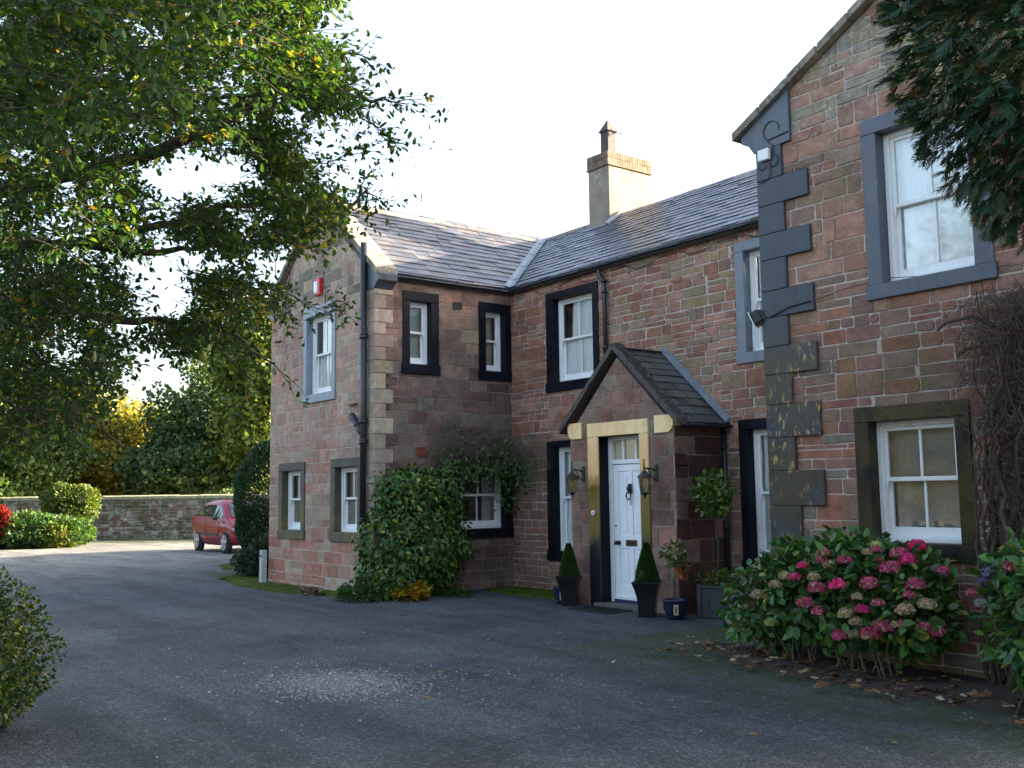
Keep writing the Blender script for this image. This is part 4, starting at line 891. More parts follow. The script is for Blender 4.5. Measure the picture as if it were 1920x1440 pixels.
# conifer, upper right --------------------------------------------------
cb_=at(2075,700,5.2); co=thing('conifer_tree',(cb_.x,cb_.y,0),'dark green cypress with browning sprays filling the top right corner','tree')
top=at(2115,10,5.4)-co.location
rs=np.random.RandomState(9); blobs=[(top.x,top.y,top.z,.93,.93,1.04),(top.x,top.y,top.z+1.2,.85,.85,1.3)]
P,N=blob_pts(rs,26000,blobs,.38,.07); m=len(P)
LPs=[];LDs=[];LNs=[];LSs=[];LC=[]
for i in range(m):
    p=Vector(P[i]); nn=Vector(N[i]); ax=(nn*.75+Vector((0,0,-.35))+Vector(rs.uniform(-.5,.5,3))).normalized(); sd=ax.cross(Vector((0,0,1))+nn*.5+Vector(rs.uniform(-.5,.5,3))).normalized(); nor=ax.cross(sd)
    brown=rs.uniform()<.045 or (p.z<top.z-.55 and rs.uniform()<.06); base=np.array((.16,.065,.025)) if brown else pal(rs,1,[(4,(.016,.05,.026)),(3,(.024,.065,.03)),(1.5,(.036,.08,.06))],.3)[0]
    L=rs.uniform(.05,.10)
    for j in range(6):
        t_=j/6; q=p+ax*L*t_
        for s_ in(-1,1):
            dd=(ax*1.0+sd*s_*.75+nor*rs.uniform(-.2,.2)); LPs.append(tuple(q));LDs.append(tuple(dd));LNs.append(tuple(nor));LSs.append(L*.68*(1-t_*.5)*rs.uniform(.8,1.2));LC.append(base*rs.uniform(.8,1.25)*(1+.5*t_))
    LPs.append(tuple(p));LDs.append(tuple(ax));LNs.append(tuple(nor));LSs.append(L*1.15);LC.append(base)
FR=[(0,-.04,0),(.3,-.09,0),(.5,-.035,0),(.7,-.06,0),(1,0,0),(.7,.06,0),(.5,.035,0),(.3,.09,0),(0,.04,0)]
tag(leaves('foliage',LPs,LDs,LNs,LSs,LC,FR,[(0,1,2,6,7,8),(2,3,4,5,6)],M['needle'],co),kind='stuff')
brs=[]; rr=random.Random(4)
for i in range(12):
    d=Vector((rr.uniform(-1,1),rr.uniform(-1,1),rr.uniform(-.6,.5))).normalized(); s_=Vector((0,0,top.z+rr.uniform(-.7,.9))); brs.append(([s_,s_+(top-s_)*.3+d*.4,Vector(top)+d*.85],.018,.004))
trunk(co,[(0,0,0),(.02,.0,top.z*.6),(top.x*.5,top.y*.5,top.z),(top.x,top.y,top.z+2)],.12,.04,branches=brs)
# left foreground clipped bush
def bush(name,loc,blobs,n,size,cols,label,cat,seed,mat='leaf_gloss',tmpl=LEAF,f=LEAFF,group=None,shell=.4,lump=.1,var=.3,stems=10,up=.3,point=.6,core=True):
    o=thing(name,loc,label,cat,group); tag(crown('foliage',blobs,n,size,cols,M[mat],o,seed,tmpl,f,shell,lump,var,up,point),kind='stuff')
    mb=MB(); rr=random.Random(seed); b=blobs[0]
    for i in range(stems):
        b=rr.choice(blobs); e=Vector((b[0]+rr.uniform(-.7,.7)*b[3],b[1]+rr.uniform(-.7,.7)*b[4],b[2]+rr.uniform(-.1,.6)*b[5])); s_=Vector((b[0]*.6+rr.uniform(-.15,.15)*b[3],b[1]*.6+rr.uniform(-.15,.15)*b[4],0)); mb.tube([s_,s_.lerp(e,.5)+Vector((rr.uniform(-.05,.05),rr.uniform(-.05,.05),.03)),e],.012*b[3]**.5+.004,.003,n=5)
    mb.build('stem',M['bark'],o); return o
p=gnd(-165,8.2)
bush('box_bush',tuple(p),[(0,0,.60,.90,.90,.60),(0,0,.30,.84,.84,.40),(.05,-.05,.86,.60,.60,.34)],30000,.036,[(3,(.03,.065,.014)),(2,(.05,.09,.016)),(1.6,(.12,.135,.02)),(.5,(.2,.19,.03))],'rounded small leaved box bush cut off by the left edge of the drive','bush',31,tmpl=OVAL,shell=.3,lump=.09)
# hydrangeas
def leafy(name,base,blobs,n,size,cols,heads,label,seed):
    o=thing(name,tuple(base),label,'hydrangea'); rs=np.random.RandomState(seed)
    P,N=blob_pts(rs,n,blobs,.45,.12); m=len(P); D=N*.5+rnd(rs,m)*.6+np.array([0,0,.1]); NN=N*.7+np.array([0,0,.8])+rnd(rs,m)*.4
    tag(leaves('foliage',P,D,NN,size*rs.uniform(.55,1.25,m),pal(rs,m,cols,.25),OVAL,LEAFF,M['leaf_gloss'],o),kind='stuff')
    mb=MB(); rr=random.Random(seed)
    for i in range(34):
        b=rr.choice(blobs); e=Vector((b[0]+rr.uniform(-.8,.8)*b[3],b[1]+rr.uniform(-.8,.8)*b[4],b[2]+rr.uniform(0,.8)*b[5])); s_=Vector((b[0]*.8+rr.uniform(-.2,.2),b[1]*.5+rr.uniform(-.15,.15),0)); mb.tube([s_,s_.lerp(e,.5)+Vector((rr.uniform(-.05,.05),rr.uniform(-.05,.05),.04)),e],.008,.004,n=5)
    mb.build('stem',M['twig'],o)
    rd_k=.9; heads=[(a_,b_,c_,r_*rd_k) for a_,b_,c_,r_ in heads]
    CO={'p':[(3,(.62,.04,.20)),(1,(.7,.12,.3))],'m':[(3,(.45,.06,.17)),(2,(.55,.12,.24)),(1.2,(.45,.36,.24)),(.5,(.25,.06,.08))],'c':[(3,(.48,.42,.27)),(1,(.4,.2,.17)),(1,(.3,.2,.1))],'g':[(3,(.36,.42,.16)),(1,(.5,.5,.3))],'b':[(3,(.13,.13,.36)),(2,(.22,.14,.34)),(1,(.3,.3,.4))],'w':[(1,(.35,.38,.42)),(1,(.28,.27,.22))]}
    for (px,py,cl,rd) in heads:
        # march the sight line into the bush surface
        hit=None
        for t_ in np.arange(5.,14.,.03):
            q=at(px,py,t_)-o.location
            if any(((q.x-b[0])/b[3])**2+((q.y-b[1])/b[4])**2+((q.z-b[2])/b[5])**2<1.05 for b in blobs): hit=q;break
        if hit is None:
            best=None
            for t_ in np.arange(6.,12.,.03):
                q=at(px,py,t_)-o.location; v=min(((q.x-b[0])/b[3])**2+((q.y-b[1])/b[4])**2+((q.z-b[2])/b[5])**2 for b in blobs)
                if best is None or v<best[0]: best=(v,q)
            hit=best[1]
        nf=260; d=rnd(rs,nf); d[:,2]=np.abs(d[:,2])*1.0-.35*(rs.uniform(size=nf)<.5); d/=np.linalg.norm(d,axis=1,keepdims=True); P=np.array(hit)+d*np.array([1,1,.78])*rd*rs.uniform(.82,1.05,(nf,1))
        PL=[(-.5,-.18,0),(-.18,-.5,.06),(.18,-.5,0),(.5,-.18,.06),(.5,.18,0),(.18,.5,.06),(-.18,.5,0),(-.5,.18,.06)]
        hd=leaves('flower_head',P,rnd(rs,nf)+d*.2,d+rnd(rs,nf)*.35,np.full(nf,rd*.42)*rs.uniform(.7,1.2,nf),pal(rs,nf,CO[cl],.25),PL,[(0,1,2,3,4,5,6,7)],M['petal'],o)
        hd['label']={'p':'bright pink flower head','m':'dusky magenta flower head','c':'faded cream and brown flower head','g':'pale green flower head','b':'blue violet flower head','w':'greyish fading flower head'}[cl]
    return o
Z=lambda x,y:(1340+x/3,960+y/3)
h1=[(*Z(x,y),c,r_) for x,y,c,r_ in [(455,368,'p',.055),(493,305,'p',.05),(690,410,'p',.075),(830,550,'p',.06),(1140,195,'p',.08),(615,230,'m',.06),(730,275,'m',.065),(510,515,'m',.075),(575,430,'m',.08),(870,405,'m',.08),(985,320,'m',.085),(1040,240,'m',.08),(1090,272,'p',.075),(1130,410,'m',.08),(920,515,'m',.055),(710,695,'m',.085),(880,690,'m',.09),(955,650,'m',.085),(1060,630,'m',.05),(1180,650,'m',.06),(1245,675,'m',.07),(1095,470,'m',.055),(905,215,'m',.05),(600,275,'m',.055),
 (395,365,'c',.06),(340,412,'c',.06),(245,470,'c',.07),(320,625,'g',.065),(740,575,'c',.07),(795,620,'c',.06),(1070,555,'c',.08),(1195,525,'c',.075),(1020,635,'c',.045),(800,480,'c',.05),(580,560,'m',.06),(860,228,'c',.05),(900,190,'g',.055),(930,270,'m',.04),(560,370,'c',.06),(1170,690,'c',.06),(270,355,'g',.03),(1280,335,'m',.06),(790,690,'c',.06),(650,300,'c',.06)]]
HC=[(4,(.05,.13,.03)),(3,(.075,.17,.035)),(1.5,(.035,.09,.04)),(.5,(.16,.17,.03)),(.12,(.3,.24,.03))]
ob=Vector((-5.58,7.83,0))
leafy('hydrangea_bush',ob,[(.0,0.05,.68,.90,.50,.50),(.66,.03,.62,.47,.38,.46),(-.95,.30,.50,.50,.42,.42),(.2,-.0,.92,.48,.33,.30),(-.45,.1,.82,.45,.33,.30)],4300,.105,HC,h1,'wide hydrangea bush with pink and faded flower heads below the lower gable window',41)
h2=[(*Z(x,y),c,r_) for x,y,c,r_ in [(1550,340,'b',.06),(1530,390,'b',.055),(1665,315,'m',.065),(1447,458,'m',.04),(1500,520,'w',.055),(1590,300,'b',.04)]]
ob=Vector((-3.55,7.35,0))
leafy('hydrangea_bush',ob,[(.12,0,.66,.50,.42,.50),(.5,0,.78,.6,.45,.5),(.0,.1,.98,.38,.33,.28)],2400,.12,HC,h2,'hydrangea with violet and blue flower heads at the right edge of the photo',43)
# climbing shrub on L return wall
iv=thing('climbing_shrub',(-14.2,8.5,0),'dense green climber with yellow leaves spilling round the corner of the far wing','climber')
rs=np.random.RandomState(7); bl=[(.05,-.05,.95,.48,.70,1.0),(.05,.50,1.0,.46,.72,.95),(.0,.30,1.60,.40,.75,.50),(.1,-.38,.35,.48,.40,.5)]
P,N=blob_pts(rs,9500,bl,.34,.2); k_=P[:,0]+(-14.2)>-14.45; k_|=(P[:,1]+8.5<8.02); P=P[k_];N=N[k_]; m=len(P)
IVL=[(0,0,0),(.3,.34,.06),(.55,.2,.02),(1,0,-.12),(.55,-.2,.02),(.3,-.34,.06)]
tag(leaves('foliage',P,N*.3+rnd(rs,m)*.6+np.array([.1,-.1,-.55]),N+rnd(rs,m)*.5+np.array([0,0,.4]),.10*rs.uniform(.6,1.3,m),pal(rs,m,[(4,(.035,.10,.02)),(3,(.055,.13,.025)),(2,(.11,.18,.03)),(.6,(.24,.24,.04))],.25),IVL,LEAFF,M['leaf_gloss'],iv),kind='stuff')
mb=MB(); rr=random.Random(6)
for i in range(24):
    y=rr.uniform(-.5,1.0); pts=[(rr.uniform(-.1,.3),y*.4,0)]
    for j in range(1,6): pts.append((rr.uniform(-.12,.25),y*(.4+.12*j)+rr.uniform(-.08,.08),.38*j))
    mb.tube(pts,.014,.004,n=5)
mb.build('stem',M['vinebark'],iv)
# spreading part above the window: dead twigs and thin leaves
dv_=thing('climbing_vine',(-14.35,10.0,2.3),'tangle of dry brown vine twigs with sparse leaves draped above the lower window','climber')
mb=MB(); rr=random.Random(16)
for i in range(620):
    if rr.random()<.68: # on return wall
        y=rr.uniform(-.85,.85); z=rr.gauss(.15,.17)-.0; d=rr.uniform(.0,.30)*(1-abs(z)/1.2); p=Vector((.02+max(0.01,d),y,z)); dr=Vector((rr.uniform(-.1,.25),rr.uniform(-1,1),rr.uniform(-.45,.35)))
    else: # on middle wall
        x=rr.uniform(0,1.0); z=rr.gauss(.12,.16)-x*.1; p=Vector((x,.82-rr.uniform(.0,.28),z)); dr=Vector((rr.uniform(-1,1),rr.uniform(-.3,.05),rr.uniform(-.45,.4)))
    L=rr.uniform(.25,.6); pts=[]
    for j in range(5):
        t_=j/4; q=p+dr.normalized()*L*(t_-.5)+Vector((0,0,-.22*L*(2*t_-1)**2)); q.x=max(q.x,.0); q.y=min(q.y,.86); pts.append(q)
    mb.tube(pts,rr.uniform(.0025,.005),.0015,n=3,cap=False)
mb.build('stem',M['twig'],dv_)
LPs=[]; rs=np.random.RandomState(4)
for i in range(1250):
    u=rs.uniform()
    if u<.55: y=rs.uniform(-.8,.8); LPs.append((rs.uniform(.04,.30),y,rs.normal(-.25-.0*y,.12)))
    elif u<.72: y=rs.uniform(-.8,.82); LPs.append((rs.uniform(.04,.30),y,rs.normal(.12,.2)))
    elif u<.9: x=rs.uniform(.05,.75); LPs.append((x,.82-rs.uniform(.0,.25),rs.normal(-.25,.2)))
    else: y=rs.uniform(.45,.85); LPs.append((rs.uniform(.04,.2),y,rs.uniform(-1.0,-.3)))
P=np.array(LPs); m=len(P)
tag(leaves('foliage',P,rnd(rs,m)*.6+np.array([.1,-.1,-.5]),rnd(rs,m)*.6+np.array([.6,-.5,.6]),.075*rs.uniform(.6,1.3,m),pal(rs,m,[(3,(.03,.085,.02)),(2,(.05,.11,.025)),(1.5,(.11,.15,.03))],.25),IVL,LEAFF,M['leaf_gloss'],dv_),kind='stuff')
# yellow plant, low weeds at base
def lowplant(name,loc,n,rad,h,size,cols,label,cat,seed,tmpl=OVAL,mat='leaf'):
    o=thing(name,loc,label,cat); rs=np.random.RandomState(seed); a=rs.uniform(0,6.28,n); q=rs.uniform(0,1,n)**.5; P=np.stack([np.cos(a)*q*rad[0],np.sin(a)*q*rad[1],rs.uniform(.02,1,n)*h*(1-.6*q)],1)
    D=np.stack([np.cos(a)*.7,np.sin(a)*.7,rs.uniform(-.2,.9,n)],1); tag(leaves('foliage',P,D,rnd(rs,n)*.5+np.array([0,0,1]),size*rs.uniform(.6,1.3,n),pal(rs,n,cols,.25),tmpl,LEAFF,M[mat],o),kind='stuff')
    mb=MB(); rr=random.Random(seed)
    for i in range(14):
        a_=rr.uniform(0,6.28); mb.tube([(0,0,-.005),(math.cos(a_)*rad[0]*.3,math.sin(a_)*rad[1]*.3,h*.5),(math.cos(a_)*rad[0]*.7,math.sin(a_)*rad[1]*.7,h*.7)],.004,.002,n=4)
    mb.build('stem',M['twig'],o); return o
q=gnd(757,16.15); lowplant('yellow_plant',(q.x,q.y,0),420,(.42,.3),.34,.12,[(3,(.42,.25,.02)),(2,(.46,.32,.04)),(1,(.30,.13,.02)),(.8,(.2,.2,.03))],'low plant with golden yellow autumn leaves at the foot of the climber','plant',3)
q=gnd(672,16.1); lowplant('leafy_weed',(q.x,q.y,0),420,(.38,.3),.4,.09,[(3,(.04,.09,.035)),(2,(.06,.12,.05))],'clump of dull green leaves at the corner foot of the far gable','plant',5)
q=gnd(838,16.7); lowplant('ground_weed',(q.x,q.y,0),330,(.6,.25),.16,.07,[(3,(.04,.09,.02)),(2,(.06,.12,.03))],'low green weeds along the wall right of the yellow plant','plant',6)
q=gnd(585,17.35); lowplant('dead_stalks',(q.x,q.y,0),70,(.3,.12),.12,.09,[(3,(.12,.07,.04)),(1,(.3,.25,.2))],'small heap of dry brown stalks on moss below the far gable','plant',8,mat='dead')
# woody vine on the right gable wall
wv=thing('woody_vine',(-4.16,YR-.03,0),'thick leafless woody vine climbing the wall at the right edge','climber')
mb=MB(); rr=random.Random(8); mb.smooth=True
for i in range(42):
    x=rr.uniform(-.16,.6); y=-rr.uniform(.03,.26); pts=[]; ph=rr.uniform(0,6); top=rr.uniform(1.9,3.3)
    for j in range(22):
        z=top*j/21; pts.append((x+.07*math.sin(z*rr.uniform(2.6,3.2)+ph)+.02*rr.uniform(-1,1)+(.05*(z-1.5) if i%3==0 else 0),y+.04*math.sin(z*5+ph*2),z))
    mb.tube(pts,rr.uniform(.012,.034),.006,n=7)
for z,x0_,x1_ in((3.0,-.42,.1),(2.75,-.25,.3),(1.3,-.1,.5)): mb.tube([(x1_,-.12,z-.12),((x0_+x1_)/2,-.16,z+.04),(x0_,-.10,z+.03),(x0_-.12,-.04,z-.02)],.028,.008,n=7)
mb.build('stem',M['vinebark'],wv)
mb=MB()
for i in range(4200):
    x=rr.gauss(.2,.24); z=rr.uniform(.3,3.2); 
    if x<(-.34 if z>2 else -.18): x=abs(x)
    p=Vector((x,-rr.uniform(.02,.30),z)); d=Vector((rr.uniform(-1,1),rr.uniform(-.5,.2),rr.uniform(-1,1))).normalized(); L=rr.uniform(.08,.28); c=Vector((rr.uniform(-.05,.05),0,rr.uniform(-.06,.06)))
    pts=[p-d*L/2,p+c,p+d*L/2]
    for q in pts: q.y=min(q.y,-.005)
    mb.tube(pts,rr.uniform(.002,.005),.0015,n=3,cap=False)
tag(mb.build('twigs',M['vinebark'],wv),kind='stuff')
mb=MB()
for i in range(240):     # fine dry tendrils over the wall
    x=-1.45+rr.random()**.7*1.3; z=2.75+rr.gauss(0,.28); p=Vector((x,-.002,z)); d=Vector((rr.uniform(-1,1),0,rr.uniform(-.8,.8))).normalized(); L=rr.uniform(.1,.4)
    mb.tube([p-d*L/2,p+Vector((rr.uniform(-.04,.04),0,rr.uniform(-.05,.05))),p+d*L/2],.0016,.0008,n=3,cap=False)
tag(mb.build('tendrils',simple('pale dry tendril',(.2,.13,.12),.9),wv),kind='stuff')
mb=MB()
for (x,z) in((-.20,2.9),(-.05,1.98)):
    for j in range(2): dx=-rr.uniform(.05,.17); mb.tube([(x+.12,-.20,z),(x+dx*.4,-.22,z+rr.uniform(-.02,.05)),(x+dx,-.20,z+rr.uniform(-.08,.06))],.0035,.0015,n=4)
tag(mb.build('new_shoots',M['pinkstem'],wv),kind='stuff')
# ------------------------------------------------------------------ potted plants by the door
def topiary(loc,label,s=1.):
    r=empty('potted_topiary',loc)
    mb=MB(); n4=[]; 
    prof=[(.105,0),(.107,.02),(.112,.12),(.125,.25),(.152,.36),(.182,.44),(.182,.455),(.166,.455),(.155,.42)]
    mb.loft([[(sx*a*s,sy*a*s,z*s) for sx,sy in((-1,-1),(1,-1),(1,1),(-1,1))] for a,z in prof]); mb.build('pot',M['pot_black'],r)
    mb=MB(); mb.box(-.15*s,.15*s,-.15*s,.15*s,.40*s,.425*s); mb.build('soil',M['soil'],r)
    rs=np.random.RandomState(int(s*100)); m=15000; t_=rs.uniform(0,1,m)**.7; a=rs.uniform(0,6.28,m); t_=t_**2.3; h0,h1=.42*s,.95*s; rad=(.138*s*(1-t_**1.35)+.018)*(1+.05*np.sin(a*5+t_*9))*np.where(t_>.0,np.minimum(1,.75+t_*4),1); k2=rs.uniform(.72,1.0,m)**.6; P=np.stack([np.cos(a)*rad*k2,np.sin(a)*rad*k2,h0+(h1-h0)*t_],1)
    D=np.stack([np.cos(a),np.sin(a),rs.uniform(-.2,1.,m)],1)+rnd(rs,m)*.5; f=leaves('foliage',P,D,rnd(rs,m)+np.array([0,0,.6]),.021*s*rs.uniform(.6,1.3,m),pal(rs,m,[(3,(.045,.10,.022)),(2,(.065,.13,.03)),(1,(.03,.07,.02))],.3),LEAF,LEAFF,M['leaf'],r); tag(f,kind='stuff')
    mb=MB(); mb.tube([(0,0,.4*s),(0,0,.9*s)],.014,.006); mb.build('stem',M['bark'],r)
    tag(r,label,'topiary','clipped cone topiaries in black pots flanking the door'); r.rotation_euler=(0,0,R(38)); return r
topiary((-11.38,9.62,0),'clipped green cone in a tall flared black pot left of the door',.93); 
t2=topiary((-9.66,9.50,0),'clipped green cone in a tall flared black pot right of the door',1.0)
def potted(name,loc,label,pot,potmat,foli,stem,cat='potted plant',motif=False,rz=0):
    r=empty(name,loc,rz); mb=MB(); mb.smooth=True; mb.lathe(pot,n=24); p=mb.build('pot',M[potmat],r)
    if motif:
        mb=MB(); mb.bbox(-.03,.03,-.004,.004,-.065,.065,.002,tf=lambda x,y,z:Vector((.03+x,-.150+y,.13+z))); mb.build('cream_panel',M['pot_cream'],p)
        mb=MB()
        for z in(.10,.13,.16): mb.box(.015,.045,-.158,-.1541,z-.006,z+.006)
        mb.box(.027,.033,-.1579,-.1542,.09,.17); mb.build('brush_mark',M['pot_black'],p)
    zt=pot[-1][1]; mb=MB(); mb.lathe([(pot[-2][0]*.9,zt-.05),(pot[-2][0]*.9,zt-.02)],n=16); mb.build('soil',M['soil'],r)
    for a in foli: o=crown(*a[:1],*a[1:],parent=r) if False else None
    return r
POT=[(.10,0),(.105,.02),(.14,.10),(.155,.17),(.15,.22),(.165,.235),(.165,.25),(.14,.25),(.135,.22)]
a=potted('small_potted_shrub',(-9.22,9.56,0),'small spindly shrub in a dark blue glazed pot right of the right topiary',POT,'pot_blue',[],[],motif=True,rz=R(35)); a['category']='potted plant'; a['label']='small spindly shrub in a dark blue glazed pot right of the right topiary'
tag(crown('foliage',[(0,0,.82,.14,.14,.14),(.04,.02,.70,.10,.10,.08)],260,.06,[(3,(.05,.10,.02)),(2,(.12,.15,.03)),(.4,(.45,.45,.25))],M['leaf_gloss'],a,5,LEAF,LEAFF),kind='stuff')
tag(crown('dead_foliage',[(.1,.0,.60,.07,.07,.07)],45,.07,[(1,(.28,.07,.02))],M['dead'],a,6,OVAL,LEAFF),kind='stuff')
mb=MB(); mb.tube([(-.02,0,.2),(.0,.01,.45),(.01,0,.75)],.009,.006); mb.tube([(.02,0,.2),(-.01,-.01,.45),(.03,0,.72)],.007,.004); mb.tube([(0,0,.5),(.06,0,.62)],.004); mb.build('stem',M['vinebark'],a)
a=potted('small_potted_shrub',(-11.62,9.72,0),'little dark blue glazed pot with cream panel half hidden behind the left topiary',POT,'pot_blue',[],[],motif=True,rz=R(25)); a['category']='potted plant'; a['label']='little dark blue glazed pot with cream panel half hidden behind the left topiary'
tag(crown('foliage',[(0,0,.34,.1,.1,.12)],120,.04,[(3,(.05,.10,.02))],M['leaf_gloss'],a,8,LEAF,LEAFF),kind='stuff')
mb=MB(); mb.tube([(0,0,.2),(.0,.01,.35)],.006); mb.build('stem',M['twig'],a)
# lead planter with standard bay
a=thing('lead_planter_tree',(-9.02,10.16,0),'lollipop bay tree on a thin stem in a square lead planter beside the porch wall','potted tree'); 
mb=MB(); s_=.21
mb.bbox(-s_,s_,-s_,s_,0,.40,.012)
pl_=mb
for sx in(-1,1):
    for sy in(-1,1): mb.bbox(sx*s_-.028,sx*s_+.028,sy*s_-.028,sy*s_+.028,.0,.43,.008)
mb.bbox(-s_-.02,s_+.02,-s_-.02,s_+.02,.375,.41,.008); mb.build('planter',M['pot_lead'],a)
mb=MB()
def oct_(cx,face):
    P=[(-.10,-.05),(-.05,-.10),(.05,-.10),(.10,-.05),(.10,.05),(.05,.10),(-.05,.10),(-.10,.05),(-.10,-.05)]
    return [((x,-s_-.004,.19+z) if face==0 else (s_+.004,x,.19+z)) for x,z in P]
mb.tube(oct_(0,0),.008,n=5); mb.tube(oct_(0,1),.008,n=5); mb.build('moulding',M['pot_lead'],a)
mb=MB(); mb.tube([(0,0,.38),(.02,0,.9),(-.02,.01,1.35),(-.03,0,1.62)],.016,.01,n=7)
for i in range(9):
    an=i*.7; mb.tube([(-.03,0,1.4+.02*i),(-.03+.14*math.cos(an),.14*math.sin(an),1.55+.03*i)],.006,.003,n=4)
mb.build('stem',M['bark'],a); a.rotation_euler=(0,0,R(30))
tag(crown('foliage',[(-.03,0,1.62,.26,.26,.22),(0,0,1.42,.2,.2,.12)],560,.085,[(3,(.04,.09,.015)),(3,(.09,.15,.02)),(1,(.2,.24,.03))],M['leaf_gloss'],a,15,LEAF,LEAFF,shell=.7),kind='stuff')
tag(crown('underplanting',[(0,0,.44,.2,.2,.15)],420,.055,[(3,(.05,.11,.02)),(1,(.2,.14,.03))],M['leaf'],a,16,LEAF,LEAFF,shell=.6),kind='stuff')
# ------------------------------------------------------------------ middle distance
q=gnd(495,20.0)
pst=thing('marker_post',(q.x,q.y,0),'short weathered white wooden post standing at the far corner of the house','post')
mb=MB(); mb.bbox(-.055,.055,-.055,.055,0,.62,.008); mb.build('post_shaft',simple('flaking white post',(.45,.50,.50),.7,bump=.4,var=.35),pst)
mb=MB(); mb.bbox(-.05,.05,-.06,-.0551,.50,.53,.002); mb.build('metal_strap',M['iron'],pst)
p=gnd(538,24.6)
bush('clipped_hedge',(p.x,p.y,0),[(0,0,1.55,1.22,1.22,1.52),(0,0,.9,1.14,1.14,.95)],52000,.065,[(4,(.022,.055,.018)),(3,(.034,.075,.022)),(.5,(.08,.05,.03))],'tall dome shaped clipped conifer hedge beside the far corner of the house','hedge',51,mat='needle',tmpl=LEAF,f=LEAFF,shell=.16,lump=.035,point=.9,up=.9)
p=gnd(514,21.8)
bush('juniper_bush',(p.x,p.y,0),[(0,0,.36,.62,.62,.42),(.35,.4,.45,.5,.5,.45),(-.3,-.1,.22,.55,.5,.25)],8000,.10,[(4,(.022,.045,.03)),(2,(.035,.065,.04)),(1,(.09,.055,.035))],'low spreading blue green juniper in front of the clipped hedge','bush',52,mat='needle',shell=.5,lump=.16,point=1.0)
# car -----------------------------------------------------------------
rw=Vector((-31.35,11.42,0)); fw_=Vector((-28.95,11.42,0)); hd=(fw_-rw).normalized(); ang=math.atan2(hd.y,hd.x)
left=Vector((-hd.y,hd.x,0)); base=rw-hd*.0+left*.72+hd*1.2
car=thing('parked_car',(base.x,base.y,0),'small red hatchback parked by the hedge in front of the boundary wall','car',rz=ang)
t=NT('red car paint'); M['carred']=t.pbr((.24,.004,.014),.35,spec=.4,coat=.4)
M['tyre']=simple('tyre',(.015,.015,.016),.8); M['alloy']=simple('alloy',(.55,.56,.58),.3,metal=.7); M['carglass']=simple('car glass',(.03,.045,.045),.04,spec=.9,var=.0); M['cartrim']=simple('black trim',(.02,.02,.022),.5); M['lamp_red']=simple('lamp red',(.4,.01,.01),.15); M['lamp_clear']=simple('headlamp',(.6,.6,.6),.1)
M['amber']=simple('amber lens',(.75,.22,.02),.2)
# stations along length: x, sill z, belt z, belt half width, roof z, roof half width, bottom hw
ST=[(-1.86,.42,.62,.62,.64,.55,.60),(-1.80,.30,.86,.76,.90,.66,.70),(-1.62,.26,.98,.80,1.14,.62,.76),(-1.42,.24,.97,.82,1.33,.58,.79),(-1.15,.22,.95,.83,1.43,.575,.80),(-.6,.20,.93,.83,1.475,.58,.80),(0,.20,.91,.83,1.48,.58,.80),(.4,.20,.90,.83,1.44,.57,.80),(.72,.20,.895,.83,1.28,.60,.80),(1.05,.20,.89,.82,1.02,.68,.80),(1.22,.21,.885,.81,.93,.72,.79),(1.6,.23,.80,.78,.83,.64,.77),(1.86,.27,.68,.72,.72,.56,.71),(1.98,.34,.55,.60,.58,.5,.60)]
mb=MB(); mb.smooth=True; rings=[]
for (x,zs_,zb,wb,zr_,wr,wbot) in ST:
    hp=[(wbot*.85,zs_),(wbot,zs_+.08),(wb*1.0,zs_+(zb-zs_)*.45),(wb*1.01,zs_+(zb-zs_)*.75),(wb*.97,zb),(wb*.965-(wb-wr)*.12,zb+(zr_-zb)*.12),((wr+.06) if zr_-zb>.1 else wr,zb+(zr_-zb)*.82),(wr*.86,zr_-.01),(wr*.45,zr_+.012*(zr_>1)),]
    full=[(x,-y,z) for y,z in hp]+[(x,y,z) for y,z in hp[::-1]]; rings.append(full)
mb.loft(rings); body=mb.build('body',M['carred'],car)
def side_glass(sgn):
    mb=MB(); 
    def sp(x,f):   # point on greenhouse side at station x, height fraction
        for i in range(len(ST)-1):
            if ST[i][0]<=x<=ST[i+1][0]:
                t_=(x-ST[i][0])/(ST[i+1][0]-ST[i][0]); s=[ST[i][k]+(ST[i+1][k]-ST[i][k])*t_ for k in range(7)]; break
        _,zs_,zb,wb,zr_,wr,wbot=s; y0=wb*.965-(wb-wr)*.12; z0=zb+(zr_-zb)*.12; y1=wr+.06; z1=zb+(zr_-zb)*.82
        return (x,sgn*(y0+(y1-y0)*f+.008),z0+(z1-z0)*f)
    for xs_ in([-1.36,-1.1,-.85,-.55],[-.49,-.2,.1,.4,.6,.8]):
        cols=[[sp(x,.06),sp(x,.9 if x<.7 else .6)] for x in xs_]; 
        if xs_[0]<-1: cols[0][1]=sp(xs_[0],.35)
        mb.loft(cols,cap=False,closed=False)
    return mb.build('side_window',M['carglass'],car)
side_glass(-1); side_glass(1)
def interp_top(x,fy):
    for i in range(len(ST)-1):
        if ST[i][0]<=x<=ST[i+1][0]:
            t_=(x-ST[i][0])/(ST[i+1][0]-ST[i][0]); s=[ST[i][k]+(ST[i+1][k]-ST[i][k])*t_ for k in range(7)]; break
    return (x+.01,fy*s[5]*.86,s[4]+.012)
mb=MB(); mb.loft([[interp_top(x,f) for f in(-.98,-.5,0,.5,.98)] for x in(.5,.72,.9,1.12)],cap=False,closed=False); mb.build('windscreen',M['carglass'],car)
mb=MB(); mb.loft([[(a[0]-.02,a[1],a[2]) for a in [interp_top(x,f) for f in(-.9,0,.9)]] for x in(-1.66,-1.5,-1.36)],cap=False,closed=False); mb.build('rear_window',M['carglass'],car)
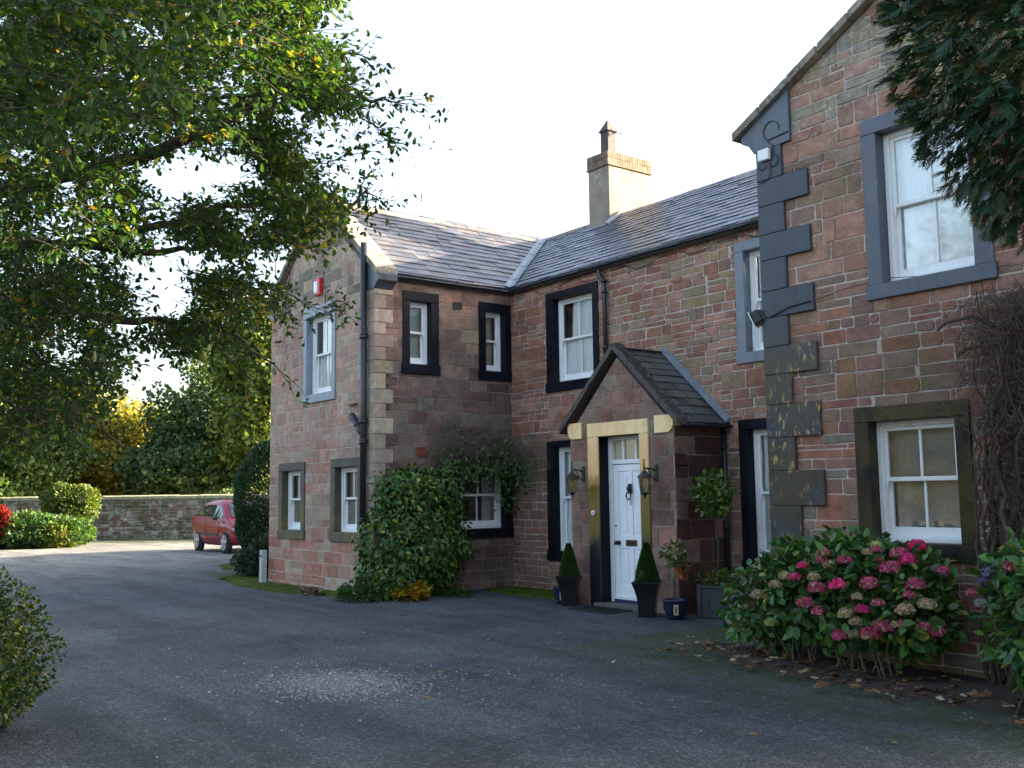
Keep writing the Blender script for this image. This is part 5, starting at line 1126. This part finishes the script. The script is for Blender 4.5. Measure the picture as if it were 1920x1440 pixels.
for sg in(-1,1):
    mb=MB(); mb.bbox(-.95,.62,sg*.84-.012,sg*.84+.012,.47,.54,.006); mb.build('side_strip',M['cartrim'],car)
    mb=MB(); mb.bbox(.62,.80,sg*.95-.07,sg*.95+.07,.92,1.03,.03); mb.build('mirror',M['cartrim'],car)
    mb=MB(); mb.bbox(-.36,-.22,sg*.845-.01,sg*.845+.012,.80,.825,.006); mb.build('door_handle',M['carred'],car)
    mb=MB(); mb.box(-.42,-.412,sg*.838-.004,sg*.838+.004,.3,.9); mb.box(.72,.728,sg*.838-.004,sg*.838+.004,.3,.86); mb.box(-.412,.72,sg*.838-.004,sg*.838+.004,.30,.308); mb.build('door_seam',M['cartrim'],car)
    mb=MB(); mb.bbox(1.70,1.87,sg*.66-.11,sg*.66+.09,.60,.72,.03); mb.build('headlight',M['lamp_clear'],car)
    mb=MB(); mb.bbox(1.48,1.56,sg*.80-.008,sg*.80+.010,.56,.60,.004); mb.build('indicator',M['amber'],car)
    mb=MB(); mb.bbox(-1.83,-1.70,sg*.72-.06,sg*.72+.06,.72,1.0,.02); mb.build('tail_light',M['lamp_red'],car)
    for wx in(-1.2,1.19):
        mb=MB(); mb.tube([(wx,sg*.70,.30),(wx,sg*.80,.30)],.355,n=24); arch=mb.build('wheel_arch',M['cartrim'],car)
        mb=MB(); mb.smooth=True; prof=[(.19,0),(.27,.0),(.295,.02),(.30,.08),(.295,.15),(.27,.17),(.19,.17)]
        tf=lambda r_,a_,y:(wx+r_*math.cos(a_),sg*(.67+y),.30+r_*math.sin(a_)); mb.loft([[tf(r_,2*math.pi*k/26,y) for k in range(26)] for r_,y in prof]); wh=mb.build('wheel',M['tyre'],car)
        mb=MB(); 
        for k in range(5):
            a_=2*math.pi*k/5+.3; c_,s2=math.cos(a_),math.sin(a_); q=lambda r_,w_,y:(wx+r_*c_-w_*s2,sg*(.67+y),.30+r_*s2+w_*c_)
            mb.loft([[q(.03,-.045,.172),q(.03,.045,.172),q(.03,.045,.15),q(.03,-.045,.15)],[q(.20,-.05,.185),q(.20,.05,.185),q(.20,.05,.15),q(.20,-.05,.15)]])
        mb.tube([(wx,sg*.82,.30),(wx,sg*.858,.30)],.05,n=12)
        mb.loft([[tf(r_,2*math.pi*k/26,y) for k in range(26)] for r_,y in((.18,.174),(.205,.182),(.21,.172),(.18,.15))],cap=False); mb.build('rim',M['alloy'],wh)
car.scale=(.94,1,1.06)
# boundary wall
A=gnd(-260,50.5); B=gnd(640,42.0); d=(B-A); L=d.length; d.normalize(); nn=Vector((-d.y,d.x,0)); 
if nn.dot(-A)<0: nn=-nn
bw=thing('boundary_wall',tuple(A),'long lichened rubble stone boundary wall with a flat coping behind the red car','wall')
mb=MB(); rng=random.Random(33); fm=lambda s,z,dd:tuple(d*s+nn*dd+Vector((0,0,z)))
sheet(mb,fm,0,L,-.1,1.62,[],.4)
stones(mb,fm,0,L,-.1,1.62,[],(.09,.17),(.2,.55),lambda s,z,r:pick(r,[(2,(.14,.075,.055)),(2,(.12,.10,.07)),(1.4,(.26,.24,.19)),(1,(.08,.075,.045))]),rng,joint=.012,dep=(.01,.035),jit=.012,split=.15)
mb.build('wall_face',[M['mortar_dark'],M['bwall']],bw)
mb=MB(); s=0
while s<L: 
    w_=rng.uniform(.8,1.3); zz=rng.uniform(-.008,.008); mb.loft([[fm(a_,z+zz,dd) for a_,z,dd in((s,1.62,.05),(s,1.74,.05),(s,1.79,-.2),(s,1.74,-.45),(s,1.62,-.45))],[fm(a_,z+zz,dd) for a_,z,dd in((s+w_-.015,1.62,.05),(s+w_-.015,1.74,.05),(s+w_-.015,1.79,-.2),(s+w_-.015,1.74,-.45),(s+w_-.015,1.62,-.45))]]); s+=w_
mb.build('coping',simple('mossy coping',(.24,.24,.15),.95,bump=.6,bs=8,var=.35),bw)
# left-hand shrubs
p=gnd(132,40.5)
bush('square_hedge',(p.x,p.y,0),[(-.1,-.3,1.55,.62,.62,.66),(.1,.35,1.5,.62,.62,.66),(0,0,.9,.72,.72,.8),(0,.1,.45,.7,.7,.5)],12000,.13,[(3,(.05,.09,.02)),(3,(.09,.125,.025)),(1,(.14,.15,.03))],'upright yellow green hedge block at the left end of the boundary wall','hedge',61,mat='leaf',shell=.25,lump=.06)
p=gnd(55,39.0)
bush('low_shrub',(p.x,p.y,0),[(0,0,.55,1.3,1.2,.62),(.5,1.0,.5,.9,.9,.5),(-.6,-.9,.5,1.0,1.0,.5)],12000,.14,[(3,(.03,.075,.02)),(3,(.045,.10,.022)),(.8,(.1,.14,.03))],'low rounded dark green shrubs at the left edge of the drive','bush',62,mat='leaf',shell=.4,lump=.14)
p=gnd(112,38.4)
bush('golden_shrub',(p.x,p.y,0),[(0,0,.45,.62,.62,.48)],4500,.12,[(3,(.13,.18,.03)),(1,(.2,.2,.04)),(.6,(.25,.12,.06))],'small bright yellow green shrub at the right end of the low shrubs','bush',63,mat='leaf',shell=.4)
p=gnd(-4,38.5)
bush('red_shrub',(p.x,p.y,0),[(0,0,.75,.5,.5,.62)],3500,.12,[(3,(.22,.015,.012)),(1,(.12,.012,.01))],'small scarlet leaved shrub at the far left edge','bush',64,mat='leaf',shell=.45)
# background trees
def tree(px,dist,h,rx,cols,label,seed,n=9000,size=.28,kind='round',mat='leaf',name='background_tree',group='trees beyond the boundary wall',zb=.28,rs_=None):
    p=gnd(px,dist); r=thing(name,(p.x,p.y,0),label,'tree',group); rr=random.Random(seed); bl=[]
    if kind=='cone':
        for i in range(9):
            t_=i/8; bl.append((rr.uniform(-.2,.2)*rx,rr.uniform(-.2,.2)*rx,h*(.12+.85*t_),rx*(1-t_*.8),rx*(1-t_*.8),h*.10))
    else:
        bl.append((0,0,h*(.5+zb/2),rx*.75,rx*.75,h*(.5-zb/2)*.95))
        for i in range(8):
            a=i*.785+rr.uniform(-.3,.3); zz=h*rr.uniform(zb+.08,.86); k=math.sin(math.pi*min(1,max(.15,(zz/h-zb)/(1-zb)*.9+.1))); bl.append((math.cos(a)*rx*.62*k,math.sin(a)*rx*.62*k,zz,rx*.42,rx*.42,h*.13))
    tag(crown('foliage',bl,int(n*(2.6 if size<=.30 and n<16000 else 1.5)),size*.6,cols,M[mat],r,seed,CLUMP,CLUMPF,.6,.24,.5),kind='stuff')
    br=[]
    for i in range(10):
        b=rr.choice(bl); z0=h*rr.uniform(.12,.4); br.append(([Vector((0,0,z0)),Vector((b[0]*.5,b[1]*.5,(z0+b[2])/2+.2)),Vector((b[0],b[1],b[2]))],.02*h**.5*.7,.02))
    trunk(r,[(0,0,0),(.1,.05,h*.3),(0,.1,h*.62),(.1,0,h*.85)],.035*h**.9*.55+.05,.03,branches=br); return r
GY=[(3,(.24,.24,.04)),(2,(.14,.18,.03)),(2,(.36,.28,.05)),(1,(.38,.2,.05))]; GG=[(3,(.045,.085,.022)),(3,(.07,.12,.028)),(1,(.12,.15,.03))]; GD=[(3,(.04,.08,.03)),(3,(.055,.10,.032)),(1,(.11,.15,.03))]
GS=[(3,(.14,.18,.035)),(2,(.08,.13,.03)),(2,(.2,.22,.05))]
tree(492,50,11.2,2.7,GS,'tall sunlit yellow green tree against the left edge of the house',71,15000,.30,zb=.15)
tree(380,78,17.5,3.6,GG,'narrow conifer with open top rising behind the sunlit tree',72,10000,.32,'cone',mat='needle')
tree(345,52,6.9,3.0,GD,'broad dark evergreen behind the wall above the red car',73,14000,.26,zb=.05,mat='needle')
tree(250,56,6.3,3.0,GY,'golden autumn tree behind the middle of the boundary wall',74,11000,.24,zb=.12)
tree(188,55,7.0,2.8,GY,'yellow brown tree behind the left part of the boundary wall',75,9000,.24,zb=.12)
tree(95,58,8.2,3.6,GS,'pale green tree rising behind the upright hedge block',76,9000,.26,zb=.1)
tree(20,52,7.5,3.4,GG,'mid green bushy tree above the low shrubs',77,10000,.25,zb=.05)
tree(-90,50,9.5,4.0,GG,'leafy tree beyond the left edge of the boundary wall',78,8000,.27,zb=.05)
tree(440,84,13.0,5.0,GY,'autumn tree seen between the dark evergreen and the house',79,9000,.30,zb=.1)
tree(300,72,8.0,4.5,GD,'distant dark tree filling the gap above the golden tree',80,8000,.32,zb=.05)
# trees the windows and gloss paint mirror: sunlit belt across the drive, and a shelter belt behind the house
GO=[(3,(.06,.05,.02)),(2,(.04,.055,.02)),(2,(.06,.04,.018))]
def grove(px_list,label,cat,cols,h,rx,seed,size=.5):
    proto=None
    for i,(x,y,sc) in enumerate(px_list):
        if proto is None:
            proto=tree(0,1,h,rx,cols,label[0],seed,16000,size,zb=.05,group=cat); proto.location=(x,y,0); r=proto
        else: r=copy_tree(proto); r.location=(x,y,0); r.rotation_euler=(0,0,i*1.3)
        r.scale=(sc,sc,sc); r['label']=label[i%len(label)]; 
grove([(-50,-34,1),(-40,-30,.9),(-30,-33,1.05),(-20,-31,.9),(-10,-34,1),(0,-31,.95),(10,-33,1),(-62,-28,1.1),(-72,-18,1.1)],['golden autumn tree of the belt across the drive'],'autumn trees across the drive',GO,11,6.0,90,.30)
# unseen rear range, added to throw the long shadow over the far drive
rb=thing('unseen_shadow_range',(-24,22,0),'unseen slate roofed range added behind the far wing to shadow the drive','shadow caster')
mb=MB(); mb.box(-2.2,2.2,-5,8,0,5.0); mb.box(2.21,9.2,-4,7,0,7.2); mb.loft([[(-2.2,-5,5),(2.2,-5,5),(0,-5,7)],[(-2.2,8,5),(2.2,8,5),(0,8,7)]]); mb.build('wall',M['ashlar'],rb)  # second box added to close lit gaps in the drive shadow
mb=MB()
for s_ in(1,-1): mb.loft([[(s_*2.4,-5.2,4.86),(s_*2.4,8.2,4.86),(0,8.2,7.04),(0,-5.2,7.04)],[(s_*2.4,-5.2,4.95),(s_*2.4,8.2,4.95),(0,8.2,7.13),(0,-5.2,7.13)]])
mb.build('roof',M['slate_moss'],rb)
# ------------------------------------------------------------------ loose stones and fallen leaves
rs=np.random.RandomState(12)
def chips(name,P,S,cols,label=None):
    m=len(P); T=[(-.5,-.35,0),(.1,-.5,.0),(.5,0,0),(.15,.45,0),(-.4,.4,0),(-.25,-.15,.32),(.2,-.2,.36),(.22,.15,.30),(-.15,.2,.34)]
    F=[(0,1,6,5),(1,2,6),(2,7,6),(2,3,7),(3,8,7),(3,4,8),(4,0,5,8),(5,6,7,8)]
    a=rs.uniform(0,6.28,m); D=np.stack([np.cos(a),np.sin(a),np.zeros(m)],1); N=np.stack([rs.uniform(-.25,.25,m),rs.uniform(-.25,.25,m),np.ones(m)],1)
    return leaves(name,P,D,N,S,cols,T,F,M['chip'])
t=NT('stone chip'); M['chip']=t.pbr(t.attr(),.75,spec=.3)
c0=Vector((-8.35,4.45)); m=4800
q=rs.normal(size=(m,2)); ax1=Vector((-.60,-.80)); 
p0=gnd(640,9.05); right_=Vector((cr.x,cr.y)).normalized(); fwd_=Vector((cf.x,cf.y)).normalized()
U=np.clip(rs.normal(0,.30,m),-.75,.8); V=np.clip(rs.normal(0,.33,m),-.75,.75)*(1-.35*np.abs(U)); V-=U*.25; far_=rs.uniform(size=m)<.14; U=np.where(far_,rs.normal(.15,.8,m),U); V=np.where(far_,rs.normal(-.05,.6,m),V)
X=p0.x+right_.x*U+fwd_.x*V; Y=p0.y+right_.y*U+fwd_.y*V
o=chips('gravel_patch',np.stack([X,Y,np.full(m,.001)],1),rs.uniform(.009,.026,m),pal(rs,m,[(3,(.22,.215,.215)),(2,(.16,.14,.135)),(2,(.13,.13,.14)),(.6,(.4,.39,.37))],.25)); tag(o,kind='stuff')
m=5200; rr_=rs.uniform(2.2,11,m); px_=rs.uniform(-80,2000,m); pts=[gnd(a,b) for a,b in zip(px_,rr_)]; P=np.array([(p.x,p.y,.0) for p in pts]); kp=(P[:,1]<7.9); P=P[kp]; m=len(P)
o=chips('loose_gravel',P,rs.uniform(.005,.014,m),pal(rs,m,[(4,(.10,.105,.115)),(2,(.17,.17,.17)),(1,(.13,.09,.08)),(.25,(.45,.44,.42))],.25)); tag(o,kind='stuff')
# leaf litter
m=420; X=rs.uniform(-7.6,-2.6,m); Y=7.55+rs.normal(0,.28,m)-.13*(X+5); Y=np.minimum(Y,8.15); P=np.stack([X,Y,rs.uniform(.03,.075,m)],1); 
q=rs.uniform(size=(110,2)); X2=-12+q[:,0]*9; Y2=2.2+q[:,1]**.6*5.4; P2=np.stack([X2,Y2,np.full(110,.012)],1); P=np.concatenate([P,P2]); S=np.concatenate([rs.uniform(.05,.12,m),rs.uniform(.03,.07,110)]); m=len(P)
o=leaves('fallen_leaves',P,np.stack([rs.normal(size=m),rs.normal(size=m),rs.uniform(-.15,.15,m)],1),np.stack([rs.uniform(-.4,.4,m),rs.uniform(-.4,.4,m),np.ones(m)],1),S,pal(rs,m,[(3,(.14,.06,.025)),(2,(.22,.11,.04)),(1,(.3,.2,.1)),(.4,(.4,.36,.25))],.3),[(0,0,0),(.3,.3,.12),(.7,.22,.02),(1,0,.15),(.7,-.22,.05),(.3,-.3,.1)],LEAFF,M['dead']); tag(o,kind='stuff')
